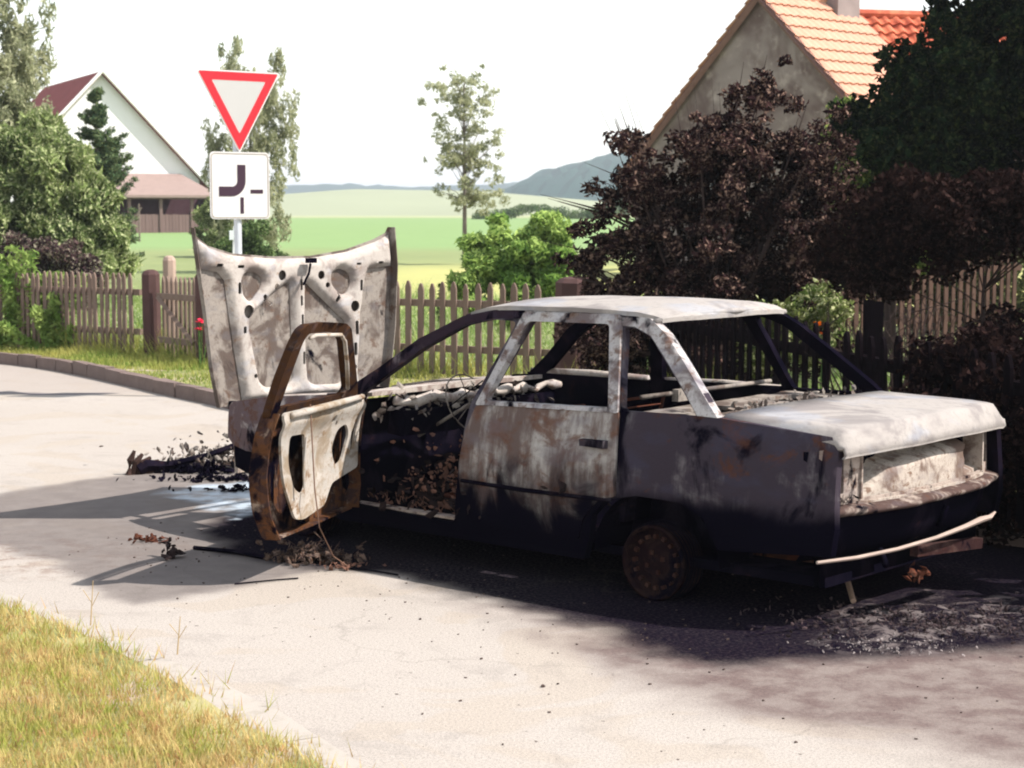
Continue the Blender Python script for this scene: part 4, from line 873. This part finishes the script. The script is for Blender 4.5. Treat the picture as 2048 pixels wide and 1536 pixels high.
# floor, arches, wheels
sheet('floor_pan', [(.25, -.70), (.25, .70), (4.2, .66), (4.2, -.66)], [], lambda x, y: (x, y, .215 + .01 * ns(x, y, 0, 4)), lambda x, y: (x, y, .17), MC_SOOT, car, .25)
for s_ in (1, -1):
    for xc in (1.13, 3.68):
        P = [(xc + .37 * math.cos(a), .20 + .33 * math.sin(a)) for a in np.linspace(0, math.pi, 12)]
        V = []; F = []
        for (x, z) in P: V += [(x, s_ * .79, z), (x, s_ * .50, z)]
        for i in range(11): F.append((2 * i, 2 * i + 1, 2 * i + 3, 2 * i + 2))
        k = len(V); V += [(x, s_ * .50, z) for x, z in P]; F.append(tuple(range(k, k + 12))); mesh('wheel_arch', V, F, MC_SOOT, car)
def wheel(x, y, s_):
    w_ = empty('wheel', (x, y, .18), 0, car); Mx = Matrix.Rotation(R(-90 * s_), 4, 'X')
    r = MB(); MW = burnt('rusty_wheel', (.016, .009, .008), (.008, .004, .005), (.013, .006, .005), t_soot=.55, scale=9); r.lathe([(.178, -.085), (.182, -.07), (.165, -.06), (.155, -.03), (.155, .03), (.168, .055), (.183, .068), (.180, .085), (.168, .085), (.160, .06), (.150, .045), (.09, .04), (.06, .055), (.03, .058), (.001, .058)], Mx, 32)
    rim = r.build('rim', MW, w_, True)
    h = MB()
    for i in range(16):
        a = i * 6.283 / 16; c = Mx @ Vector((math.cos(a) * .125, math.sin(a) * .125, .05)); h.box(tuple(c), (.018, .018, .03), Mx @ Matrix.Rotation(a, 4, 'Z'))
    for i in range(4):
        a = i * 6.283 / 4 + .4; c = Mx @ Vector((math.cos(a) * .05, math.sin(a) * .05, .062)); h.box(tuple(c), (.016, .016, .02))
    h.build('hub', burnt('rusty_hub', (.045, .024, .018), (.026, .012, .010), (.034, .014, .009), scale=12), w_)
    t = MB()
    for k in range(6):
        P = [Mx @ Vector((math.cos(a) * (.19 + .006 * math.sin(a * 3 + k)), math.sin(a) * (.19 + .006 * math.cos(a * 2 + k)), -.06 + .024 * k)) for a in np.linspace(0, 6.283, 30)]; 
        P = [Vector((p.x, p.y, max(p.z, -.165))) for p in P]; t.tube(P, .004, 4)
    t.build('tyre_wires', MC_SOOT, w_)
wheel(1.15, .70, 1); wheel(3.68, .66, 1); wheel(1.15, -.70, -1); wheel(3.68, -.66, -1)
hem([(.45, .35, .20), (.9, .38, .20)], [.07, .07], 'silencer', MC_RUST, k=12)
# front end
FEN = [(3.42, .15), (3.41, .60), (3.40, .835), (3.6, .82), (3.95, .785), (4.2, .745), (4.30, .728), (4.33, .70), (4.32, .52), (4.25, .48), (4.10, .46), (4.02, .46), (4.0, .50), (3.86, .55), (3.68, .57), (3.5, .54), (3.42, .40)]
FEN = FEN[1:-1]
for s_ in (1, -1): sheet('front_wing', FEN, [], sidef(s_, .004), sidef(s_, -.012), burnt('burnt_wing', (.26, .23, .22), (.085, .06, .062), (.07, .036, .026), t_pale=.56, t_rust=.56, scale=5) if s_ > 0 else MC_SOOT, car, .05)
for s_ in (1, -1): sheet('wing_top', [(3.40, s_ * .60), (3.40, s_ * .788), (3.9, s_ * .755), (4.29, s_ * .685), (4.30, s_ * .60)], [], lambda x, y: (x, y, interp(x, [3.4, 3.95, 4.3], [.838, .788, .730])), lambda x, y: (x, y, interp(x, [3.4, 3.95, 4.3], [.826, .776, .718])), MC_ASHB, car, .06)
sheet('front_panel', [(-.70, .30), (.70, .30), (.71, .52), (.70, .70), (-.70, .70), (-.71, .52)], [rnd([(-.66, .56), (-.66, .67), (-.40, .67), (-.40, .56)], .02), rnd([(.66, .56), (.66, .67), (.40, .67), (.40, .56)], .02), rnd([(-.35, .40), (-.35, .66), (.35, .66), (.35, .40)], .03)], lambda y, z: (4.36 - .08 * abs(y) ** 2, y, z), lambda y, z: (4.33 - .08 * abs(y) ** 2, y, z), MC_REAR, car, .06)
sheet('front_lamp_corner', [(4.0, .46), (4.30, .50), (4.30, .34), (4.05, .30)], [], sidef(1, -.03), sidef(1, -.05), MC_SOOT, car, .06)
sheet('firewall', [(-.74, .20), (.74, .20), (.74, .80), (-.74, .80)], [], lambda y, z: (3.30 + .04 * ns(y, z, 0, 3), y, z), lambda y, z: (3.34, y, z), MC_SOOT, car, .12)
en = flakes('engine_block', 40, (3.85, 0, .36), (.15, .18, .11), .10, MC_SOOT, seed=12); box('engine_core', (3.85, 0, .48), (.45, .5, .38), MC_SOOT, jit=.03)
sheet('cowl', [(3.12, -.72), (3.12, .72), (3.42, .74), (3.42, -.74)], [], lambda x, y: (x, y, .862 - .10 * (x - 3.12) + .012 * (1 - abs(y) / .72) + .006 * ns(x, y, 2, 6)), lambda x, y: (x, y, .84 - .10 * (x - 3.12)), MC_ASHB, car, .07)
# dashboard remains
db = MB(); db.tube([(2.98 + random.uniform(-.02, .02), y, .815 + random.uniform(-.02, .015)) for y in np.linspace(.68, -.70, 26)], [random.uniform(.014, .034) for _ in range(26)], 7); dash = db.build('dashboard', MC_ASHB, car, True)
flakes('dashboard_remains', 150, (3.0, .15, .73), (.06, .30, .06), .026, MC_BONS, dash, seed=21)
box('dashboard_frame', (3.02, 0, .70), (.12, 1.3, .16), MC_SOOT, dash, jit=.03)
stw = empty('steering_column', (2.72, .36, .80), 0, car); stw.rotation_euler = (0, R(-62), 0)
t = MB(); t.tube([(.175 * math.cos(a), .175 * math.sin(a), 0) for a in np.linspace(-.6, 2.6, 16)], .004, 6); t.tube([(0, 0, -.45), (0, 0, 0)], .010, 6); t.tube([(0, 0, 0), (.17, 0, 0)], .003, 5); t.tube([(0, 0, 0), (-.09, .145, 0)], .003, 5); t.build('steering_wheel_wire', MC_BONS, stw)
# seats: wire frames and springs, ash heap
def spring(mb, x, y, z, r=.035, h=.12, n=4):
    P = [(x + r * math.cos(a), y + r * math.sin(a), z + h * a / (6.283 * n)) for a in np.linspace(0, 6.283 * n, n * 9)]; mb.tube(P, .0035, 4)
for (sx, sy) in ((2.25, .36), (2.25, -.36)):
    s0 = MB(); s0.tube([(sx, sy - .22, .32), (sx + .45, sy - .22, .32), (sx + .45, sy + .22, .32), (sx, sy + .22, .32), (sx, sy - .22, .32)], .012, 5)
    s0.tube([(sx, sy - .22, .32), (sx - .17, sy - .2, .82), (sx - .17, sy + .2, .82), (sx, sy + .22, .32)], .012, 5)
    for k in np.linspace(.1, .9, 6): s0.tube([(sx - .17 * k, sy - .2, .32 + .5 * k), (sx - .17 * k, sy + .2, .32 + .5 * k)], .005, 4)
    fr = s0.build('seat_frame', MC_RUST, car); sp_ = MB()
    for i in range(5):
        for j in range(5): spring(sp_, sx + .05 + i * .09 + random.uniform(-.02, .02), sy - .18 + j * .09, .32 + random.uniform(-.04, .03), .03, .13)
    sp_.build('springs', MC_RUST, fr)
M_FLK = plain('burnt_flakes', (.12, .062, .045), .9, .75, 9); M_FLD = plain('dark_flakes', (.014, .009, .009), .9, .6, 9)
flakes('seat_remains', 520, (2.55, .42, .34), (.20, .16, .11), .017, M_FLK, seed=31, tub=26)
flakes('ash_heap', 520, (2.55, .38, .26), (.30, .22, .09), .03, M_FLD, seed=32, tub=20)
flakes('sill_debris', 60, (2.8, .66, .25), (.25, .05, .03), .022, M_FLK, seed=33, tub=8)
flakes('rear_seat_debris', 90, (1.7, .2, .42), (.16, .35, .08), .035, M_FLD, seed=34, tub=16)
box('sill_plate', (2.75, .775, .252), (.95, .07, .012), MC_REAR)
# right doors: inner skins and pale belt rails
for (x0, x1) in ((1.36, 2.30), (2.33, 3.26)):
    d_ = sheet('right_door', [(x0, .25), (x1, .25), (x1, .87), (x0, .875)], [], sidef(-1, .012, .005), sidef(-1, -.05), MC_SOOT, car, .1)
    t = MB(); t.tube([(x0 + .02, -.765, .882), ((x0 + x1) / 2, -.77, .885), (x1 - .02, -.765, .878)], [.022, .026, .022], 6); t.build('belt_rail', MC_ASHB, d_, True)
# hanging bits
hem([(2.5, .50, .95), (2.7, .55, .80), (2.6, .52, .62)], .004, 'hanging_wire', MC_SOOT); 
hem([(1.4, .2, .90), (1.42, .22, 1.02), (1.36, .25, .95)], .006, 'headrest_stub', MC_BONS); box('headrest_bracket', (1.38, .22, .93), (.04, .15, .06), MC_BONS)
hem([(1.40, .55, .94), (1.40, -.6, .94)], .012, 'belt_bar', MC_BONS)

# ---- front door, open
HXc, HYc, ANG = 3.2, .79, R(-67)
piv = Vector((HXc, HYc, 0))
def dsh(f): return lambda a, b: tuple(Vector(f(a, b)) - piv)
fd_o = rnd([(3.185, .862), (3.20, .60), (3.19, .36), (3.12, .235), (2.6, .225), (2.25, .215), (2.17, .225), (2.10, .36), (2.07, .55), (2.085, .75), (2.12, .868)], .02, 2)
fd = sheet('front_door', fd_o, [], dsh(sidef(1, .014, .006)), dsh(sidef(1, .004, .006)), MC_DSK, car, .045)
fd.location = piv; fd.rotation_euler = (0, 0, -ANG * -1)
# edge returns (the folded shell of the door)
def ret(P, d, name, mat, th=.01):
    V = []; F = []; n = len(P)
    for (x, z) in P: V += [Vector((x, Wd(x, z) + .004, z)) - piv, Vector((x + 0, Wd(x, z) - d, z)) - piv]
    for i in range(n - 1): F.append((2 * i, 2 * i + 1, 2 * i + 3, 2 * i + 2))
    o = mesh(name, V, F, mat, fd, False); md = o.modifiers.new('s', 'SOLIDIFY'); md.thickness = th; return o
ret(resamp([(2.125, .86), (2.09, .75), (2.075, .55), (2.105, .36), (2.175, .23)], .05, False), .085, 'door_edge', MC_DSK)
ret(resamp([(2.175, .23), (2.6, .232), (3.12, .242)], .05, False), .06, 'door_bottom', MC_DSK)
ret(resamp([(3.12, .242), (3.18, .36), (3.19, .60), (3.178, .855)], .05, False), .10, 'hinge_edge', MC_DSK)
zc = lambda p: p
IN = rnd([(2.14, .862), (3.10, .862), (3.165, .80), (3.165, .46), (3.05, .445), (2.82, .42), (2.70, .32), (2.44, .285), (2.34, .30), (2.25, .48), (2.18, .68)], .03, 3)
HA = rnd([(2.265, .735), (2.45, .725), (2.455, .55), (2.485, .45), (2.40, .42), (2.34, .46), (2.285, .60)], .03, 3)
HB = rnd([(2.80, .60), (2.86, .70), (2.97, .72), (3.02, .66), (2.96, .52), (2.86, .50)], .04, 3)
HC = [(2.78 + .022 * math.cos(a), .765 + .022 * math.sin(a)) for a in np.linspace(0, 6.283, 13)[:-1]]; HD_ = [(2.83 + .014 * math.cos(a), .735 + .014 * math.sin(a)) for a in np.linspace(0, 6.283, 13)[:-1]]
HE = [(3.06, .55), (3.10, .56), (3.12, .70), (3.09, .72), (3.05, .66)]
def inn(a, b):
    d = .098 + .018 * math.exp(-((b - .80) / .035) ** 2) - .016 * (1 if .0 < a - 2.62 < .06 else 0) * math.exp(-((b - .6) / .12) ** 4) + .006 * ns(a, b, 4, 5)
    d += .018 * math.exp(-((a - 2.42) / .05) ** 2) * math.exp(-((b - .52) / .16) ** 4)
    return Vector((a, Wd(a, b) - d, b)) - piv
ip = sheet('inner_panel', IN, [HA, HB, HC, HD_, HE], inn, lambda a, b: inn(a, b) + Vector((0, .014, 0)), MC_DIN, fd, .03)
t = MB(); t.tube([Vector((2.205, Wd(2.2, .8) - .125, .845)) - piv, Vector((2.7, Wd(2.7, .8) - .13, .85)) - piv, Vector((3.1, Wd(3.1, .8) - .12, .852)) - piv], [.017, .02, .016], 8); t.build('window_ledge', MC_DIN, fd, True)
t = MB(); t.tube([Vector((2.24, Wd(2.2, .6) - .105, .77)) - piv, Vector((2.62, Wd(2.6, .6) - .118, .785)) - piv, Vector((2.9, Wd(2.9, .7) - .115, .80)) - piv], [.008, .010, .006], 6); t.tube([Vector((2.36, .68, .72)) - piv, Vector((2.345, .69, .56)) - piv, Vector((2.35, .69, .46)) - piv], .007, 5); t.build('window_guide', MC_DIN, fd)
# loose lower lining hanging by the hinge
FRO = rnd([(2.09, .855), (2.035, 1.05), (2.02, 1.22), (2.03, 1.285), (2.08, 1.308), (2.30, 1.306), (2.56, 1.284), (2.66, 1.25), (2.86, 1.10), (3.12, .905), (3.17, .86), (3.15, .84), (2.10, .84)], .02, 3)
FRI = rnd([(2.165, .885), (2.135, 1.05), (2.105, 1.22), (2.13, 1.258), (2.30, 1.256), (2.53, 1.238), (2.62, 1.20), (2.80, 1.06), (2.985, .915), (2.97, .885)], .025, 3)
wfm = sheet('window_frame', FRO, [FRI], dsh(sidef(1, -.005, .002)), dsh(sidef(1, -.05, .002)), burnt('burnt_window_frame', (.12, .09, .08), (.022, .014, .013), (.036, .017, .008), t_pale=.62, t_rust=.42, t_soot=.60, scale=7), fd, .04)
t = MB(); fr = [(2.14, 1.235), (2.20, 1.246), (2.52, 1.228), (2.61, 1.19), (2.79, 1.05), (2.95, .91)]; t.tube([Vector((x, Wd(x, z) - .062, z)) - piv for x, z in fr], .011, 6); t.build('window_channel', MC_DIN, fd, True)
fd.rotation_euler = (0, 0, ANG)

# ---- bonnet standing upright on its front hinges
bn = empty('bonnet', (0, 0, 0), 0, car)
bn.parent = car
SK = [(.905, 1.758), (.885, 1.715), (.785, 1.650), (.588, 1.602), (.278, 1.578), (-.058, 1.576), (-.344, 1.609), (-.587, 1.673), (-.69, 1.715), (-.712, 1.752), (-.734, 1.502), (-.712, 1.106), (-.66, .751), (-.646, .692), (.722, .684), (.775, .906), (.824, 1.268), (.87, 1.536)]
bx0 = 4.44
def bsk(y, z): return (bx0 + .02 + .03 * ((y - .08) / .8) ** 2 * -1 + .004 * ns(y, z, 0, 4), y, z)
sheet('bonnet_skin', SK, [], lambda y, z: bsk(y, z), lambda y, z: (bsk(y, z)[0] + .012, y, z), MC_BONS, bn, .05)
# folded edges of the skin
def edge(P, name, d=.03, r=.009):
    V = []; F = []
    for (y, z) in P: q = bsk(y, z); V += [(q[0] + .006, y, z), (q[0] - d, y, z)]
    for i in range(len(P) - 1): F.append((2 * i, 2 * i + 1, 2 * i + 3, 2 * i + 2))
    o = mesh(name, V, F, MC_BONS, bn); md = o.modifiers.new('s', 'SOLIDIFY'); md.thickness = .006; return o
edge([(.905, 1.758), (.87, 1.536), (.824, 1.268), (.775, .906), (.722, .684)], 'skin_flange', .028); edge([(-.712, 1.752), (-.734, 1.502), (-.712, 1.106), (-.66, .751), (-.646, .692)], 'skin_flange', .06)
FO = [(0.872, 1.69), (0.782, 1.637), (0.588, 1.589), (0.279, 1.565), (-0.058, 1.563), (-0.344, 1.595), (-0.586, 1.655), (-0.70, 1.70), (-0.716, 1.502), (-0.517, 1.482), (-0.489, 1.41), (-0.452, 1.177), (-0.428, 0.826), (-0.45, 0.70), (0.528, 0.70), (0.566, 0.892), (0.63, 1.224), (0.66, 1.442), (0.717, 1.493), (0.847, 1.514)]
tearL = rnd([(0.535, 1.44), (0.496, 1.487), (0.413, 1.487), (0.355, 1.443), (0.378, 1.38), (0.46, 1.30), (0.515, 1.35)], .03); tearR = rnd([(-0.205, 1.46), (-0.277, 1.496), (-0.36, 1.465), (-0.378, 1.40), (-0.341, 1.33), (-0.285, 1.325), (-0.215, 1.39)], .03)
mL = rnd([(0.133, 1.427), (0.282, 1.348), (0.441, 1.234), (0.478, 1.162), (0.434, 0.976), (0.4, 0.816), (0.345, 0.775), (0.156, 0.78), (0.111, 0.814), (0.125, 1.146)], .03); mR = rnd([(0.008, 1.419), (-0.144, 1.295), (-0.325, 1.153), (-0.335, 0.978), (-0.314, 0.785), (-0.267, 0.755), (-0.059, 0.764), (-0.002, 0.797), (0.018, 1.14)], .03)
circ = lambda y, z, r: [(y + r * math.cos(a), z + r * math.sin(a)) for a in np.linspace(0, 6.283, 15)[:-1]]
def slot(y, z, l, w_, an):
    c, s_ = math.cos(an), math.sin(an); return rnd([(y + c * a - s_ * b, z + s_ * a + c * b) for a, b in ((-l, -w_), (l, -w_), (l, w_), (-l, w_))], w_ * .7, 2)
hl_ = [circ(.5, 1.25, .042), circ(-.38, 1.25, .036), circ(.225, 1.462, .032), circ(-.098, 1.456, .028), circ(.27, 1.392, .020), circ(-.15, 1.392, .018), circ(.454, .857, .014), circ(-.375, .859, .016),
       slot(.571, 1.394, .035, .013, 1.6), slot(.345, 1.315, .042, .016, .75), slot(.066, 1.40, .035, .009, 1.57), slot(.066, 1.30, .032, .009, 1.57), slot(.062, 1.18, .035, .009, 1.57), slot(.053, .943, .04, .009, 1.57), slot(-.395, 1.111, .045, .013, 1.55), slot(-.382, .975, .042, .013, 1.55), slot(-.435, 1.382, .035, .011, 1.6), slot(-.245, 1.31, .036, .014, -.80), slot(.56, 1.523, .026, .009, 0), slot(-.416, 1.520, .02, .007, 0), slot(.535, 1.141, .022, .012, 1.57), slot(.728, 1.535, .026, .010, 0), slot(-.60, 1.525, .022, .008, 0)]
rel = [tearL, tearR, mL, mR]
def bfr(y, z):
    Y = np.array([y]); Z = np.array([z]); d = min(abs(float(poly_sd(h, Y, Z)[0])) for h in rel + [FO]); t = min(1, d / .035); t = t * t * (3 - 2 * t)
    return (bsk(y, z)[0] - .008 - .040 * t, y, z)
sheet('inner_frame', FO, rel + hl_, bfr, lambda y, z: (bfr(y, z)[0] + .010, y, z), MC_BON, bn, .022)
lt = MB(); lt.tube([(bx0 - .06, .085, 1.40), (bx0 - .075, .05, 1.47), (bx0 - .07, .03, 1.53)], .008, 5); lt.box((bx0 - .075, .03, 1.55), (.03, .07, .03)); lt.build('latch', MC_SOOT, bn)
for y in (.62, -.58): box('hinge', (4.38, y, .69), (.14, .03, .05), MC_SOOT, bn)

# ------------------------------------------------------------------ debris on the road
def dbr(name, label, cat, loc, n, d, size, mat, seed, tub=0, group='burnt debris on the road'):
    o = flakes(name, n, (0, 0, .01), d, size, mat, None, seed, tub); o.location = (loc[0], loc[1], .0)
    if n > 300: o['kind'] = 'stuff'; return o
    tag(o, label, cat, group); return o
def bumper():
    b = empty('burnt_bumper', (-2.25, 12.75, 0), 0); tag(b, 'melted remains of the front bumper lying on the road ahead of the car', 'bumper')
    t = MB(); P = [(-.40, -.25, .03), (-.35, -.22, .06), (-.2, -.15, .05), (.05, .0, .10), (.25, .15, .16), (.42, .28, .18)]; t.tube(P, [.05, .05, .03, .022, .025, .03], 6); t.build('beam', MC_SOOT, b)
    t = MB()
    for k in range(5): t.tube([(-.46 + .03 * k, -.28 + .02 * k, .0), (-.45 + .04 * k, -.27 + .015 * k, .10 - .01 * k), (-.42 + .05 * k, -.26 + .03 * k, .17 - .028 * k)], [.03, .026, .012], 6)
    t.build('bumper_end', plain('scorched_brown', (.03, .017, .014), .9, .6, 9), b)
    flakes('melted_plastic', 280, (.05, -.16, .0), (.22, .05, .03), .03, MC_SOOT, b, 41, 0); flakes('shards', 480, (.12, .12, .0), (.20, .10, .075), .026, MC_BONS, b, 42, 8)
bumper()
dbr('burnt_debris', 'knotted heap of burnt wire and rubber under the open front door', 'debris', (-1.08, 9.32), 240, (.12, .06, .03), .024, burnt('wire_heap', (.10, .07, .055), (.03, .02, .018), (.06, .03, .018), scale=30), 51, 24)
dbr('burnt_debris', 'black melted lump on the road beside the shadow of the door frame', 'debris', (-1.84, 9.42), 26, (.035, .03, .035), .035, M_FLD, 52)
dbr('burnt_debris', 'flat rusty flakes on the road left of the open door', 'debris', (-2.02, 9.92), 26, (.09, .04, .006), .028, MC_RUST, 53, 3)
dbr('burnt_debris', 'charred strips in the wet patch in front of the wreck', 'debris', (-1.65, 11.75), 150, (.22, .05, .006), .022, MC_SOOT, 54, 0)
dbr('burnt_debris', 'row of charred crumbs between the bumper and the wreck', 'debris', (-1.95, 12.2), 190, (.26, .05, .012), .022, MC_SOOT, 58, 0)
dbr('ash', 'grey ash and black clinker behind the boot', 'debris', (1.95, 7.85), 900, (.36, .18, .010), .011, plain('clinker', (.035, .024, .025), .9, .9, 14), 55, 24)
dbr('ash', 'white ash flakes near the rear corner of the wreck', 'debris', (1.62, 7.44), 310, (.16, .07, .004), .007, plain('white_ash', (.17, .145, .14), .9, .25, 9), 56)
dbr('burnt_debris', 'small pale fragments by the wires below the door', 'debris', (-.86, 9.12), 26, (.07, .03, .008), .018, M_FLK, 57, 8)
t = MB(); t.tube([(1.60, 8.66, .10), (1.62, 8.45, .07), (1.61, 8.26, .02)], .014, 6); o = t.build('pale_stick', plain('pale_stick', (.28, .19, .14), .8, .15)); tag(o, 'short pale stick leaning on the dark ground below the rear bumper', 'stick')
def wire(P, r, label, mat=MC_SOOT):
    t = MB(); t.tube(P, r, 4); o = t.build('wire', mat); tag(o, label, 'wire', 'wires lying on the road')
wire([(-1.02, 8.95, .88), (-1.0, 8.93, .45), (-.98, 8.95, .25), (-.92, 9.05, .08), (-.84, 9.1, .01)], .0035, 'thin wire hanging from the top of the open door to the road', plain('wire_brown', (.12, .07, .05), .8))
wire([(-.82, 9.12, .01), (-.83, 9.15, .07), (-.8, 9.14, .10)], .005, 'short bent wire standing up beside the debris')
wire([(-.84, 9.1, .008), (-.72, 9.03, .01), (-.58, 8.93, .008)], .005, 'dark wire lying on the road right of the debris')
wire([(-1.38, 8.72, .006), (-1.2, 8.8, .008), (-1.08, 8.86, .006)], .004, 'thin wire lying on the pale asphalt left of the debris')
wire([(-1.75, 9.66, .01), (-1.5, 9.52, .015), (-1.3, 9.36, .01)], .012, 'dark charred strip lying in the shadow of the door')
def pebbles():
    n = 260; r = np.random.default_rng(9); t = MB(); k = 0
    while k < n:
        x, y = r.uniform(-2.6, 2.8), r.uniform(5.7, 10.5); 
        if poly_in(GR, np.array([x]), np.array([y]))[0]: continue
        if r.random() > math.exp(-max(0, abs(y - (8.4 - (x + .2) * .9)) - .3) * 1.1): continue
        s_ = r.uniform(.002, .006) * (1 + (r.random() < .06) * .9); t.box((x, y, s_ * .4), (s_ * 2, s_ * 1.3, s_), Matrix.Rotation(r.uniform(0, 3), 4, 'Z'), s_ * .3); k += 1
    o = t.build('gravel', plain('crumbs', (.05, .035, .03), .9, .8, 20)); tag(o, kind='stuff')
pebbles()

# ------------------------------------------------------------------ haze
def haze():
    t = MB(); x0, x1, y0, y1, z0, z1 = -5200, 5200, -60, 5300, -1.2, 90; t.box(((x0 + x1) / 2, (y0 + y1) / 2, (z0 + z1) / 2), (x1 - x0, y1 - y0, z1 - z0))
    o = t.build('haze', None); tag(o, kind='stuff'); m = bpy.data.materials.new('haze'); m.use_nodes = True; nt = m.node_tree; nt.nodes.clear()
    v = nt.nodes.new('ShaderNodeVolumePrincipled'); v.inputs['Color'].default_value = (.86, .92, 1, 1); v.inputs['Density'].default_value = HAZE; v.inputs['Anisotropy'].default_value = .3
    u = nt.nodes.new('ShaderNodeOutputMaterial'); nt.links.new(v.outputs[0], u.inputs['Volume']); o.data.materials.append(m)
HAZE = .00042
haze()
